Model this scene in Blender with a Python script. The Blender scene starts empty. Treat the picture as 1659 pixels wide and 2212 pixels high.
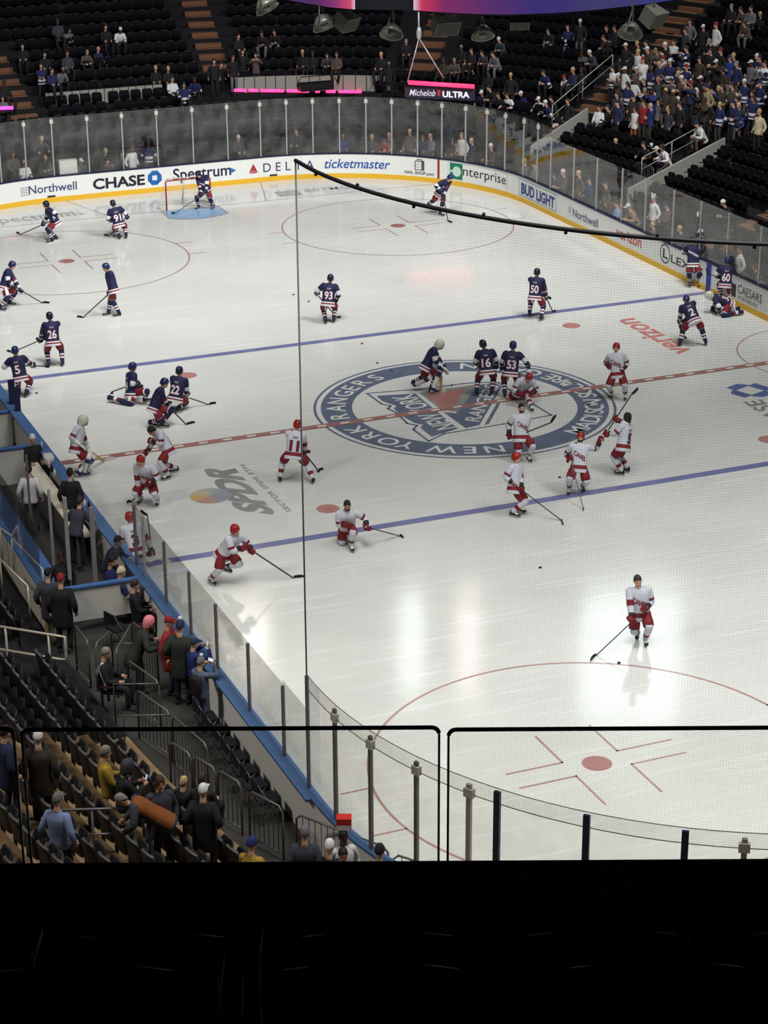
import bpy, bmesh, math, random
import numpy as np
from mathutils import Vector, Matrix

random.seed(7)
V = Vector
SC = bpy.context.scene
COL = SC.collection
FT = 0.3048
Z = V((0, 0, 1))

# ------------------------------------------------------------------ camera
IMG_W, IMG_H, FPX = 1659.0, 2212.0, 4501.35
CAM_LOC = V((-24.58973, -53.39707, 20.15792))
CAM_ROT = (1.1896044, 0.0056392, -0.3926767)
cam_data = bpy.data.cameras.new('arena_camera')
cam_data.sensor_fit = 'HORIZONTAL'
cam_data.sensor_width = 36.0
cam_data.lens = FPX / IMG_W * 36.0
cam_data.clip_start, cam_data.clip_end = 0.1, 400
camera = bpy.data.objects.new('arena_camera', cam_data)
camera.location = CAM_LOC
camera.rotation_euler = CAM_ROT
COL.objects.link(camera)
SC.camera = camera

# ------------------------------------------------------------------ exposure, world, arena lights
SC.view_settings.view_transform = 'Standard'
SC.view_settings.look = 'None'
SC.view_settings.exposure = 0.0
SC.view_settings.gamma = 1.0
SC.view_settings.use_curve_mapping = False
SC.cycles.transparent_max_bounces = 40
SC.cycles.max_bounces = 6
SC.cycles.diffuse_bounces = 2
SC.cycles.glossy_bounces = 3
SC.cycles.sample_clamp_indirect = 4.0
world = bpy.data.worlds.new('dark_arena')
world.use_nodes = True
world.node_tree.nodes['Background'].inputs[0].default_value = (0.55, 0.6, 0.8, 1)
world.node_tree.nodes['Background'].inputs[1].default_value = 0.006
SC.world = world

RIG_POWER = 1000.0
def area_lamp(name, loc, target, size, power, color=(1, 0.98, 0.94), spread=180, size_y=None):
    d = bpy.data.lights.new(name, 'AREA')
    d.energy = power
    d.color = color
    d.shape = 'RECTANGLE' if size_y else 'SQUARE'
    d.size = size
    if size_y:
        d.size_y = size_y
    d.spread = math.radians(spread)
    o = bpy.data.objects.new(name, d)
    o.location = loc
    o.rotation_euler = (V(target) - V(loc)).to_track_quat('-Z', 'Y').to_euler()
    COL.objects.link(o)
    return o
for lx in (-9, 9):
    for ly, ty, k in ((-30, -29, 1.6), (-19, -14, 0.85), (-9, 3, 0.35), (-1, 25, 3.0)):
        area_lamp('rig_lamp', (lx, ly, 27), (lx * 0.9, ty, 0), 8.0, RIG_POWER * k, (0.975, 0.99, 0.965), spread=95)
# dim house lamps over the seating
area_lamp('house_lamp', (-34, -18, 24), (-14, -16, 0), 4.0, 700, (1, 0.93, 0.84), spread=80)
area_lamp('house_lamp', (40, 24, 28), (19, 24, 2), 4.0, 700, (1, 0.95, 0.9), spread=80)
# spot banks hung past the far blue line; their mirror images are the glare on the near ice
area_lamp('spot_bank', (21.0, 26.2, 24), (-4.0, -16.9, 0), 4.6, 26, (0.84, 1.0, 0.95), spread=40, size_y=6.0)
area_lamp('spot_bank', (11.8, 31.6, 24), (-8, -14.6, 0), 1.1, 3.5, (0.85, 1.0, 0.9), spread=30, size_y=5.0)
area_lamp('spot_bank', (14.5, 30.8, 24), (-6.8, -15, 0), 1.0, 3, (1.0, 0.88, 0.84), spread=30, size_y=5.0)
area_lamp('spot_bank', (4.2, 34.6, 24), (-11.5, -13, 0), 2.4, 6, (1.0, 0.93, 0.82), spread=30, size_y=4.0)

# ------------------------------------------------------------------ projection helpers (pixel of the photograph -> point in the arena)
CM = camera.rotation_euler.to_matrix()
def ray(px, py):
    return (CM @ V(((px - IMG_W / 2) / FPX, -(py - IMG_H / 2) / FPX, -1.0))).normalized()
def pix(p):
    d = CM.transposed() @ (V(p) - CAM_LOC)
    return IMG_W / 2 + FPX * d.x / -d.z, IMG_H / 2 - FPX * d.y / -d.z
def at_z(px, py, z=0.0):
    d = ray(px, py)
    return CAM_LOC + d * ((z - CAM_LOC.z) / d.z)
def at_axis(px, py, ax, val):
    d = ray(px, py)
    return CAM_LOC + d * ((val - CAM_LOC[ax]) / d[ax])

# ------------------------------------------------------------------ materials
def lin(c):
    c = c / 255.0
    return c / 12.92 if c <= 0.04045 else ((c + 0.055) / 1.055) ** 2.4
_mats = {}
def M(name, rgb=(128, 128, 128), rough=0.6, metal=0.0, emit=0.0, var=0.10, scale=9.0, spec=0.4):
    if name in _mats:
        return _mats[name]
    m = bpy.data.materials.new(name)
    m.use_nodes = True
    nt = m.node_tree
    b = nt.nodes['Principled BSDF']
    col = tuple(lin(c) for c in rgb) + (1,)
    b.inputs['Base Color'].default_value = col
    b.inputs['Roughness'].default_value = rough
    b.inputs['Metallic'].default_value = metal
    b.inputs['Specular IOR Level'].default_value = spec
    if emit:
        b.inputs['Emission Color'].default_value = col
        b.inputs['Emission Strength'].default_value = emit
    elif var:
        tc = nt.nodes.new('ShaderNodeTexCoord')
        nz = nt.nodes.new('ShaderNodeTexNoise')
        nz.inputs['Scale'].default_value = scale
        nz.inputs['Detail'].default_value = 3
        rp = nt.nodes.new('ShaderNodeValToRGB')
        rp.color_ramp.elements[0].position = 0.3
        rp.color_ramp.elements[1].position = 0.7
        rp.color_ramp.elements[0].color = tuple(x * (1 - var) for x in col[:3]) + (1,)
        rp.color_ramp.elements[1].color = tuple(min(1, x * (1 + var * 0.6)) for x in col[:3]) + (1,)
        nt.links.new(tc.outputs['Object'], nz.inputs['Vector'])
        nt.links.new(nz.outputs['Fac'], rp.inputs['Fac'])
        nt.links.new(rp.outputs['Color'], b.inputs['Base Color'])
    _mats[name] = m
    return m

# ------------------------------------------------------------------ mesh builder
class MB:
    def __init__(s, origin=(0, 0, 0)):
        s.v, s.f, s.m, s.o = [], [], [], V(origin)
    def add(s, verts, faces, mat=0):
        b = len(s.v)
        s.v += [V(p) - s.o for p in verts]
        s.f += [tuple(i + b for i in f) for f in faces]
        s.m += [mat] * len(faces) if isinstance(mat, int) else list(mat)
    def box(s, c, size, R=None, mat=0):
        c = V(c); hx, hy, hz = (x / 2 for x in size)
        ps = [V((x * hx, y * hy, z * hz)) for x in (-1, 1) for y in (-1, 1) for z in (-1, 1)]
        if R is not None:
            ps = [R @ p for p in ps]
        s.add([c + p for p in ps], [(0, 1, 3, 2), (4, 6, 7, 5), (0, 4, 5, 1), (2, 3, 7, 6), (0, 2, 6, 4), (1, 5, 7, 3)], mat)
    def loft(s, rings, mat=0, caps=True, closed=True):
        n = len(rings[0]); b = []
        verts = [p for r in rings for p in r]; faces = []; mats = []
        for i in range(len(rings) - 1):
            for j in range(n if closed else n - 1):
                k = (j + 1) % n
                faces.append((i * n + j, i * n + k, (i + 1) * n + k, (i + 1) * n + j))
                mats.append(mat(i, j) if callable(mat) else mat)
        if caps and closed:
            faces.append(tuple(range(n - 1, -1, -1))); mats.append(mat(0, 0) if callable(mat) else mat)
            L = len(rings) - 1
            faces.append(tuple(L * n + j for j in range(n))); mats.append(mat(L - 1, 0) if callable(mat) else mat)
        s.add(verts, faces, mats)
    def tube(s, pts, rad, n=8, mat=0, caps=True):
        pts = [V(p) for p in pts]
        if not isinstance(rad, (list, tuple)):
            rad = [rad] * len(pts)
        T = []
        for i in range(len(pts)):
            a = pts[min(i + 1, len(pts) - 1)] - pts[max(i - 1, 0)]
            T.append(a.normalized() if a.length > 1e-9 else V((0, 0, 1)))
        up = V((0, 0, 1)) if abs(T[0].z) < 0.9 else V((1, 0, 0))
        u = (up - T[0] * up.dot(T[0])).normalized()
        rings = []
        for i, p in enumerate(pts):
            u = (u - T[i] * u.dot(T[i]))
            u = u.normalized() if u.length > 1e-6 else T[i].orthogonal().normalized()
            w = T[i].cross(u)
            rings.append([p + (u * math.cos(2 * math.pi * k / n) + w * math.sin(2 * math.pi * k / n)) * rad[i] for k in range(n)])
        s.loft(rings, mat, caps)
    def ball(s, c, r, mat=0, R=None, nu=12, nv=8):
        c = V(c); r = V(r) if not isinstance(r, (int, float)) else V((r, r, r))
        rings = []
        for i in range(1, nv):
            t = math.pi * i / nv
            ring = []
            for j in range(nu):
                a = 2 * math.pi * j / nu
                p = V((r.x * math.sin(t) * math.cos(a), r.y * math.sin(t) * math.sin(a), -r.z * math.cos(t)))
                ring.append(c + (R @ p if R is not None else p))
            rings.append(ring)
        s.loft(rings, mat, True)
    def prism(s, poly, z0, z1, mat=0):
        n = len(poly)
        s.add([V((x, y, z0)) for x, y in poly] + [V((x, y, z1)) for x, y in poly],
              [tuple(range(n - 1, -1, -1)), tuple(range(n, 2 * n))] + [(i, (i + 1) % n, n + (i + 1) % n, n + i) for i in range(n)], mat)
    def mesh(s, name, mats, smooth=True):
        me = bpy.data.meshes.new(name)
        me.from_pydata([tuple(p) for p in s.v], [], s.f)
        for m in mats:
            me.materials.append(m)
        if len(s.f):
            me.polygons.foreach_set('material_index', s.m)
            me.polygons.foreach_set('use_smooth', [bool(smooth)] * len(s.f))
        me.update()
        return me
    def build(s, name, mats, parent=None, smooth=True, loc=None):
        if not isinstance(mats, (list, tuple)):
            mats = [mats]
        o = bpy.data.objects.new(name, s.mesh(name, mats, smooth))
        COL.objects.link(o)
        if parent is not None:
            o.parent = parent
        if loc is not None:
            o.location = loc
        elif s.o.length > 0 and parent is None:
            o.location = s.o
        return o

def tag(o, label, cat, group=None):
    o['label'] = label; o['category'] = cat
    if group:
        o['group'] = group
    return o
def struct(o):
    o['kind'] = 'structure'
    return o
def thing(name, label, cat, loc=(0, 0, 0), group=None, rz=0.0):
    o = bpy.data.objects.new(name, None)
    o.empty_display_size = 0.1
    o.location = loc
    o.rotation_euler = (0, 0, rz)
    COL.objects.link(o)
    return tag(o, label, cat, group)
ORD = ['first', 'second', 'third', 'fourth', 'fifth', 'sixth', 'seventh', 'eighth', 'ninth', 'tenth', 'eleventh', 'twelfth',
       'thirteenth', 'fourteenth', 'fifteenth', 'sixteenth', 'seventeenth', 'eighteenth', 'nineteenth', 'twentieth']
def ordn(i):
    if i < 20:
        return ORD[i]
    t = ['twenty', 'thirty', 'forty', 'fifty', 'sixty', 'seventy', 'eighty', 'ninety'][(i + 1) // 10 - 2]
    r = (i + 1) % 10
    return t + ('th' if False else '') + ('-' + ORD[r - 1] if r else '-zeroth') if r else {'twenty': 'twentieth', 'thirty': 'thirtieth', 'forty': 'fortieth', 'fifty': 'fiftieth', 'sixty': 'sixtieth', 'seventy': 'seventieth', 'eighty': 'eightieth', 'ninety': 'ninetieth'}[t]

# ------------------------------------------------------------------ lettering: flat glyph meshes as (verts2d, faces)
_text_cache = {}
def glyphs(text, bold=0.0, shear=0.0, spacing=1.0):
    key = (text, bold, shear, spacing)
    if key not in _text_cache:
        c = bpy.data.curves.new('lettering', 'FONT')
        c.body = text; c.size = 1.0; c.offset = bold; c.shear = shear
        c.space_character = spacing
        c.resolution_u = 4
        c.fill_mode = 'BOTH'
        o = bpy.data.objects.new('lettering', c)
        COL.objects.link(o)
        me = bpy.data.meshes.new_from_object(o.evaluated_get(bpy.context.evaluated_depsgraph_get()))
        vs = [(v.co.x, v.co.y) for v in me.vertices]
        fs = [tuple(p.vertices) for p in me.polygons]
        bpy.data.objects.remove(o); bpy.data.curves.remove(c); bpy.data.meshes.remove(me)
        x0 = min(v[0] for v in vs); x1 = max(v[0] for v in vs)
        y0 = min(v[1] for v in vs); y1 = max(v[1] for v in vs)
        _text_cache[key] = (vs, fs, x0, x1, y0, y1)
    return _text_cache[key]
CAPH = 0.73  # cap height of the built-in font at size 1
def cut2d(vs, fs, step):
    """split a flat glyph mesh by vertical lines every step, so that it can bend"""
    bm = bmesh.new()
    bv = [bm.verts.new((x, y, 0)) for x, y in vs]
    for f in fs:
        try:
            bm.faces.new([bv[i] for i in f])
        except ValueError:
            pass
    x0 = min(v[0] for v in vs); x1 = max(v[0] for v in vs)
    n = int((x1 - x0) / step)
    for i in range(1, n + 1):
        bmesh.ops.bisect_plane(bm, geom=bm.verts[:] + bm.edges[:] + bm.faces[:], plane_co=(x0 + i * step, 0, 0), plane_no=(1, 0, 0))
    bm.verts.index_update()
    out = [(v.co.x, v.co.y) for v in bm.verts], [tuple(v.index for v in f.verts) for f in bm.faces]
    bm.free()
    return out
# ------------------------------------------------------------------ rink outline
HW, HL, CR = 42.5 * FT, 100 * FT, 28 * FT
SX, SY, ARC = HW - CR, HL - CR, math.pi / 2 * CR
PER = 4 * SX + 4 * SY + 4 * ARC
def perim(s):
    """clockwise seen from above, s = 0 at the middle of the far end boards -> (point, outward normal)"""
    s = s % PER
    segs = [('l', SX, V((0, HL, 0)), V((1, 0, 0))), ('a', ARC, V((SX, SY, 0)), 90), ('l', 2 * SY, V((HW, SY, 0)), V((0, -1, 0))),
            ('a', ARC, V((SX, -SY, 0)), 0), ('l', 2 * SX, V((SX, -HL, 0)), V((-1, 0, 0))), ('a', ARC, V((-SX, -SY, 0)), -90),
            ('l', 2 * SY, V((-HW, -SY, 0)), V((0, 1, 0))), ('a', ARC, V((-SX, SY, 0)), 180), ('l', SX, V((-SX, HL, 0)), V((1, 0, 0)))]
    for kind, L, p, d in segs:
        if s <= L + 1e-9:
            if kind == 'l':
                return p + d * s, V((-d.y, d.x, 0))
            a = math.radians(d) - s / CR
            n = V((math.cos(a), math.sin(a), 0))
            return p + n * CR, n
        s -= L
    return V((0, HL, 0)), V((0, 1, 0))
S_RC = SX + ARC                 # right corner ends, right boards begin
S_R2 = S_RC + 2 * SY            # right boards end
S_NL = PER - SX - ARC - 2 * SY  # left boards begin (near corner), going away from the camera
S_NC = S_NL - ARC               # near left corner begins on the near end boards
_ss = np.linspace(-17, S_R2, 4000)
_pp = np.array([pix(perim(s)[0] + Z * 0.6) for s in _ss])
def s_at(px):
    return float(_ss[int(np.argmin(np.abs(_pp[:, 0] - px)))])

# ------------------------------------------------------------------ ice
def ice_material():
    m = bpy.data.materials.new('ice')
    m.use_nodes = True
    nt = m.node_tree; b = nt.nodes['Principled BSDF']; N = nt.nodes.new; L = nt.links.new
    tc = N('ShaderNodeTexCoord')
    n1 = N('ShaderNodeTexNoise'); n1.inputs['Scale'].default_value = 0.22; n1.inputs['Detail'].default_value = 5
    L(tc.outputs['Object'], n1.inputs['Vector'])
    r1 = N('ShaderNodeValToRGB')
    r1.color_ramp.elements[0].position = 0.3; r1.color_ramp.elements[0].color = (0.63, 0.63, 0.61, 1)
    r1.color_ramp.elements[1].position = 0.72; r1.color_ramp.elements[1].color = (0.73, 0.73, 0.70, 1)
    L(n1.outputs['Fac'], r1.inputs['Fac'])
    col = r1.outputs['Color']
    # skate marks: long thin scratches in three directions
    for ang, sc, lo in ((0.5, (0.4, 9, 1), 0.59), (-0.75, (0.35, 8, 1), 0.60), (1.45, (0.45, 10, 1), 0.61)):
        mp = N('ShaderNodeMapping'); mp.inputs['Rotation'].default_value = (0, 0, ang); mp.inputs['Scale'].default_value = sc
        L(tc.outputs['Object'], mp.inputs['Vector'])
        nz = N('ShaderNodeTexNoise'); nz.inputs['Scale'].default_value = 0.9; nz.inputs['Detail'].default_value = 4; nz.inputs['Distortion'].default_value = 0.9
        L(mp.outputs['Vector'], nz.inputs['Vector'])
        rp = N('ShaderNodeValToRGB'); rp.color_ramp.elements[0].position = lo; rp.color_ramp.elements[1].position = lo + 0.09
        rp.color_ramp.elements[1].color = (0.42, 0.42, 0.42, 1)
        L(nz.outputs['Fac'], rp.inputs['Fac'])
        mx = N('ShaderNodeMixRGB'); mx.blend_type = 'MIX'; mx.inputs['Color2'].default_value = (0.84, 0.84, 0.83, 1)
        L(rp.outputs['Color'], mx.inputs['Fac']); L(col, mx.inputs['Color1']); col = mx.outputs['Color']
    L(col, b.inputs['Base Color'])
    n2 = N('ShaderNodeTexNoise'); n2.inputs['Scale'].default_value = 0.6; n2.inputs['Detail'].default_value = 6
    L(tc.outputs['Object'], n2.inputs['Vector'])
    mr = N('ShaderNodeMapRange'); mr.inputs['To Min'].default_value = 0.06; mr.inputs['To Max'].default_value = 0.17
    L(n2.outputs['Fac'], mr.inputs['Value']); L(mr.outputs['Result'], b.inputs['Roughness'])
    b.inputs['IOR'].default_value = 1.33
    return m
ICE = ice_material()
mb = MB()
ring = [perim(PER * i / 240)[0] for i in range(240)][::-1]
mb.add(ring, [tuple(range(240))])
ice = struct(mb.build('floor_ice', ICE, smooth=False))
mb = MB()
mb.box((0, 5, -0.06), (110, 130, 0.1))
struct(mb.build('floor', M('arena_concrete', (58, 56, 54), 0.8), smooth=False))

def paint(name, rgb):
    return M('ice_paint_' + name, rgb, rough=0.2, var=0.13, scale=1.3, spec=0.45)
RED, BLUE, NAVY, GREY = paint('red', (166, 118, 114)), paint('blue', (118, 120, 166)), paint('navy', (104, 114, 136)), paint('grey', (146, 147, 146))
LINE, WHITE = paint('circle', (178, 138, 136)), paint('white', (222, 222, 216))
def mark(name, polys, mat, z=0.004, label=None):
    mb = MB()
    for p in polys:
        vs = [V((q[0], q[1], z)) for q in p]
        ar = sum(vs[i].x * vs[(i + 1) % len(vs)].y - vs[(i + 1) % len(vs)].x * vs[i].y for i in range(len(vs)))
        if ar < 0:
            vs.reverse()
        mb.add(vs, [tuple(range(len(vs)))])
    o = mb.build(name, mat, parent=ice, smooth=False)
    if label:
        o['label'] = label
    return o
def rect(x0, y0, x1, y1):
    return [(x0, y0), (x1, y0), (x1, y1), (x0, y1)]
def arc_quads(cx, cy, r0, r1, a0=0.0, a1=360.0, n=96):
    out = []
    for i in range(n):
        t0, t1 = (math.radians(a0 + (a1 - a0) * k / n) for k in (i, i + 1))
        out.append([(cx + r * math.cos(t), cy + r * math.sin(t)) for r, t in ((r0, t0), (r1, t0), (r1, t1), (r0, t1))])
    return out
def strip(pts, w, closed=False):
    out = []
    n = len(pts)
    for i in range(n if closed else n - 1):
        a, b = V((pts[i][0], pts[i][1])), V((pts[(i + 1) % n][0], pts[(i + 1) % n][1]))
        d = (b - a).normalized(); q = V((-d.y, d.x)) * w / 2; e = d * w * 0.4
        out.append([tuple(a - q - e), tuple(b - q + e), tuple(b + q + e), tuple(a + q - e)])
    return out
def disc(cx, cy, r, n=32):
    return [(cx + r * math.cos(2 * math.pi * i / n), cy + r * math.sin(2 * math.pi * i / n)) for i in range(n)]

mark('blue_line', [rect(-HW, y * FT - 0.152, HW, y * FT + 0.152) for y in (25.5,)], BLUE, label='blue line across the ice nearer the goal net')
mark('blue_line', [rect(-HW, y * FT - 0.152, HW, y * FT + 0.152) for y in (-25.5,)], BLUE, label='blue line across the ice nearer the camera')
mark('red_line', [rect(-HW, -0.152, HW, 0.152)], RED, z=0.009)
mark('red_line_dashes', [rect(-HW + 0.35 + i * 0.72, -0.06, -HW + 0.62 + i * 0.72, 0.06) for i in range(36)], WHITE, z=0.012)
def gx(y):  # half width of the rink at length y
    return HW if abs(y) < SY else SX + math.sqrt(max(CR * CR - (abs(y) - SY) ** 2, 0))
mark('goal_line', [rect(-gx(89 * FT), 89 * FT - 0.025, gx(89 * FT), 89 * FT + 0.025)], LINE)
tz = []
for sx in (-1, 1):
    tz += strip([(sx * 11 * FT, 89 * FT), (sx * 14 * FT, 100 * FT)], 0.05)
mark('trapezoid_lines', tz, LINE)
for sx, sy in ((-1, 1), (1, 1), (-1, -1), (1, -1)):
    cx, cy = sx * 22 * FT, sy * 69 * FT
    q = arc_quads(cx, cy, 4.545, 4.6)
    for ux in (-1, 1):
        for uy in (-1, 1):      # the L marks around the spot and the hash marks on the circle
            q += strip([(cx + ux * 0.62, cy + uy * 1.5), (cx + ux * 0.62, cy + uy * 0.3), (cx + ux * 1.85, cy + uy * 0.3)], 0.05)
            q += strip([(cx + ux * 4.5, cy + uy * 0.85), (cx + ux * 5.15, cy + uy * 0.85)], 0.05)
    mark('faceoff_circle', q, LINE)
    mark('faceoff_spot', [disc(cx, cy, 0.305)], paint('faceoff', (170, 114, 112)))
    mark('neutral_spot', [disc(sx * 22 * FT, sy * 20 * FT, 0.305)], paint('spot', (188, 132, 128)))
mark('referee_crease', arc_quads(HW, 0, 3.02, 3.07, 90, 270, 48), LINE)
# goal crease
cr = [(-1.22, 27.13), (1.22, 27.13), (1.22, 25.75)] + [(1.83 * math.sin(math.radians(a)), 27.13 - 1.83 * math.cos(math.radians(a))) for a in range(40, -41, -5)] + [(-1.22, 25.75)]
mark('goal_crease', [cr], paint('crease', (140, 176, 214)), z=0.003)
mark('crease_outline', strip(cr[1:], 0.05) + strip([cr[0], cr[-1]], 0.05), LINE, z=0.007)

def ice_text(name, text, O, E, T, mat, bold=0.0, z=0.0045, shear=0.0, spacing=1.0):
    vs, fs, x0, x1, y0, y1 = glyphs(text, bold, shear, spacing)
    O, E, T = (at_z(*q) for q in (O, E, T))
    pts = [O + (E - O) * ((x - x0) / (x1 - x0)) + (T - O) * (y / CAPH) for x, y in vs]
    mark(name, [[(pts[i].x, pts[i].y) for i in f] for f in fs], mat, z)
def px_polys(polys):
    return [[tuple(at_z(*q)[:2]) for q in p] for p in polys]

# centre logo: ring with lettering, shield
mark('center_ring', arc_quads(0, 0, 3.35, 4.28, n=128) + arc_quads(0, 0, 4.42, 4.5, n=128), NAVY)
def ring_text(chars, outward):
    polys = []
    for ch, px, py in chars:
        p = at_z(px, py); a = math.atan2(p.y, p.x)
        n = V((math.cos(a), math.sin(a), 0)); up = n if outward else -n
        rt = V((up.y, -up.x, 0))
        vs, fs, x0, x1, y0, y1 = glyphs(ch, 0.012)
        k = 0.58 / CAPH
        base = n * (3.55 if outward else 4.12)
        for f in fs:
            polys.append([tuple((base + rt * ((vs[i][0] - (x0 + x1) / 2) * k * 1.05) + up * (vs[i][1] * k))[:2]) for i in f])
    return polys
rt_ = ring_text([('N', 1070, 973), ('E', 1015, 973), ('W', 953, 975), ('Y', 869, 967), ('O', 832, 957), ('R', 793, 942), ('K', 756, 930),
                 ('R', 723, 901), ('A', 715, 883), ('N', 719, 866), ('G', 736, 850), ('E', 754, 838), ('R', 777, 826), ('S', 812, 816)], True)
rt_ += ring_text([('M', 1262, 934), ('A', 1274, 920), ('D', 1285, 906), ('I', 1290, 899), ('S', 1294, 890), ('O', 1297, 879), ('N', 1299, 869), ('S', 1287, 853), ('Q', 1272, 843), ('U', 1249, 833),
                  ('A', 1232, 826), ('R', 1210, 819), ('E', 1191, 813), ('G', 1157, 803), ('A', 1122, 797), ('R', 1095, 793), ('D', 1067, 791), ('E', 1040, 790), ('N', 1013, 790)], False)
mark('ring_lettering', rt_, WHITE, z=0.008)
mark('shield', px_polys([[(813.7, 855.3), (897, 850.5), (989, 926), (932.6, 943.4), (908, 924), (914, 917.8), (895.7, 913.7), (877, 903.5), (863, 893), (850.6, 883), (856.8, 876.8), (840, 871.7), (825, 866)],
                         [(1030, 832), (1072, 828), (1084, 836), (1036, 918), (1006, 925), (957, 890), (985, 893)], [(1073, 872), (1081, 871), (1056, 916), (1046, 918)]]), NAVY, z=0.005)
mark('shield_panel', px_polys([[(906, 849), (1033, 830), (990, 890), (952, 885)]]), GREY, z=0.0055)
mark('shield_red', px_polys([[(920, 854), (1006, 838), (985, 874), (948, 880)]]), RED, z=0.0065)
mark('shield_outline', strip(px_polys([[(793, 850), (900, 841), (1000, 829), (1036, 826), (1076, 826), (1094, 838), (1150, 872), (1191, 897), (1088, 916), (960, 937), (926, 953), (893, 928), (901, 919), (880, 915), (857, 892), (838, 883), (844, 877), (825, 873)]])[0], 0.07, True), NAVY, z=0.005)
ice_text('shield_lettering', 'NEW YORK', (990, 923), (888, 851), (943, 931), WHITE, 0.015, z=0.0085)
ice_text('shield_lettering', 'RANGERS', (1034, 912), (1078, 834), (1002, 908), WHITE, 0.015, z=0.0085)
# adverts on the ice
ice_text('ice_advert', 'verizon', (1500, 760), (1367, 687), (1447, 768), paint('advert_red', (206, 128, 122)), 0.02)
ice_text('ice_advert', 'SPDR', (592, 1112), (503, 1011), (513, 1103), GREY, 0.05)
ice_text('ice_advert', 'SECTOR SPDR ETFS', (631, 1105), (527, 1002), (619, 1106), GREY, 0.02, spacing=1.15)
ice_text('ice_advert', 'Spectrum', (-22, 485), (166, 465), (-33, 473), GREY, 0.01)
mark('ice_advert_arrow', px_polys([[(169, 459), (184, 461.5), (174, 465)]]), GREY)
ice_text('ice_advert', 'BETMGM', (660, 415), (781, 404), (656, 409), GREY, 0.01)
mark('ice_advert_box', px_polys([[(591.5, 415), (639.5, 410), (655.7, 420.7), (607, 425)]]), GREY)
ice_text('ice_advert', 'CHASE', (1752, 935), (1642, 863), (1712, 941), GREY, 0.02)
c0 = at_z(1620, 843.5)
for k in range(4):
    a = math.pi / 2 * k + 0.35
    R2 = lambda x, y: (c0.x + x * math.cos(a) - y * math.sin(a), c0.y + x * math.sin(a) + y * math.cos(a))
    mark('ice_advert_emblem', [[R2(-0.33, 0.3), R2(0.36, 0.3), R2(0.36, 0.44), R2(0.2, 0.66), R2(-0.33, 0.66)]], paint('emblem_blue', (96, 112, 160)))
e0 = at_z(455, 1071)
for k, c in enumerate(((206, 172, 118), (188, 150, 136), (158, 158, 172), (152, 164, 174), (170, 176, 172), (190, 184, 162))):
    a0 = 150 + k * 60
    mark('ice_advert_disc', [[(e0.x, e0.y)] + [(e0.x + 0.55 * math.cos(math.radians(a0 + i * 10)), e0.y + 0.55 * math.sin(math.radians(a0 + i * 10))) for i in range(7)]], paint('disc%d' % k, c), z=0.006)

# ------------------------------------------------------------------ boards
B_WHITE, B_YELLOW, B_NAVY, B_BLUE = M('board_white', (228, 228, 226), 0.35, var=0.03), M('kick_yellow', (226, 176, 46), 0.4, var=0.06), M('rail_navy', (22, 32, 62), 0.4), M('rail_blue', (76, 108, 156), 0.4, var=0.1)
def sweep(mb, s0, s1, sec, mat=0, step=0.4, closed=True):
    n = max(2, int(abs(s1 - s0) / step))
    rings = []
    for i in range(n + 1):
        p, nr = perim(s0 + (s1 - s0) * i / n)
        rings.append([p + nr * a + Z * z for a, z in sec])
    mb.loft(rings, mat, caps=True)
def boards(name, s0, s1, rail, wide):
    mb = MB(); sweep(mb, s0, s1, [(0.0, 0), (0.0, 1.06), (0.12, 1.06), (0.12, 0)])
    w = struct(mb.build(name, B_WHITE, smooth=False))
    mb = MB(); sweep(mb, s0, s1, [(-0.012, 0.0), (-0.012, 0.2), (0.0, 0.21), (0.0, 0)])
    mb.build('kick_plate', B_YELLOW, w, False)
    mb = MB(); sweep(mb, s0, s1, [(-0.03, 1.05), (-0.03, 1.1), (wide, 1.1), (wide, 1.05)])
    mb.build('cap_rail', rail, w, False)
    return w
wall_far = boards('far_rink_boards', -S_RC, SX, B_NAVY, 0.15)
wall_right = boards('right_rink_boards', SX, S_R2 + 0.0, B_NAVY, 0.15)
wall_near = boards('near_rink_boards', S_R2, S_NL, B_BLUE, 0.16)
wall_left = boards('left_rink_boards', S_NL, PER - S_RC, B_BLUE, 0.27)
mb = MB()
sg = [s for s in np.linspace(SX, S_RC, 300) if perim(s)[0].y > 89 * FT][-1]
sweep(mb, sg - 0.05, sg + 0.05, [(-0.012, 0.2), (-0.012, 1.05), (0.0, 1.05), (0.0, 0.2)])
mb.build('goal_line_stripe', M('stripe_red', (150, 40, 44)), wall_right, False)
mb = MB(); sb = S_RC + SY - 25.5 * FT
sweep(mb, sb - 0.152, sb + 0.152, [(-0.016, 0.0), (-0.016, 1.08), (0.0, 1.08), (0.0, 0.0)])
mb.build('blue_line_stripe', M('stripe_blue', (40, 70, 160)), wall_right, False)
mb = MB()
for px in (110, 590):
    s = s_at(px); sweep(mb, s - 0.17, s + 0.17, [(-0.014, 0.22), (-0.014, 0.29), (0, 0.29), (0, 0.22)])
mb.build('vent_slots', M('slot_dark', (40, 38, 36)), wall_far, False)

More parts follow.
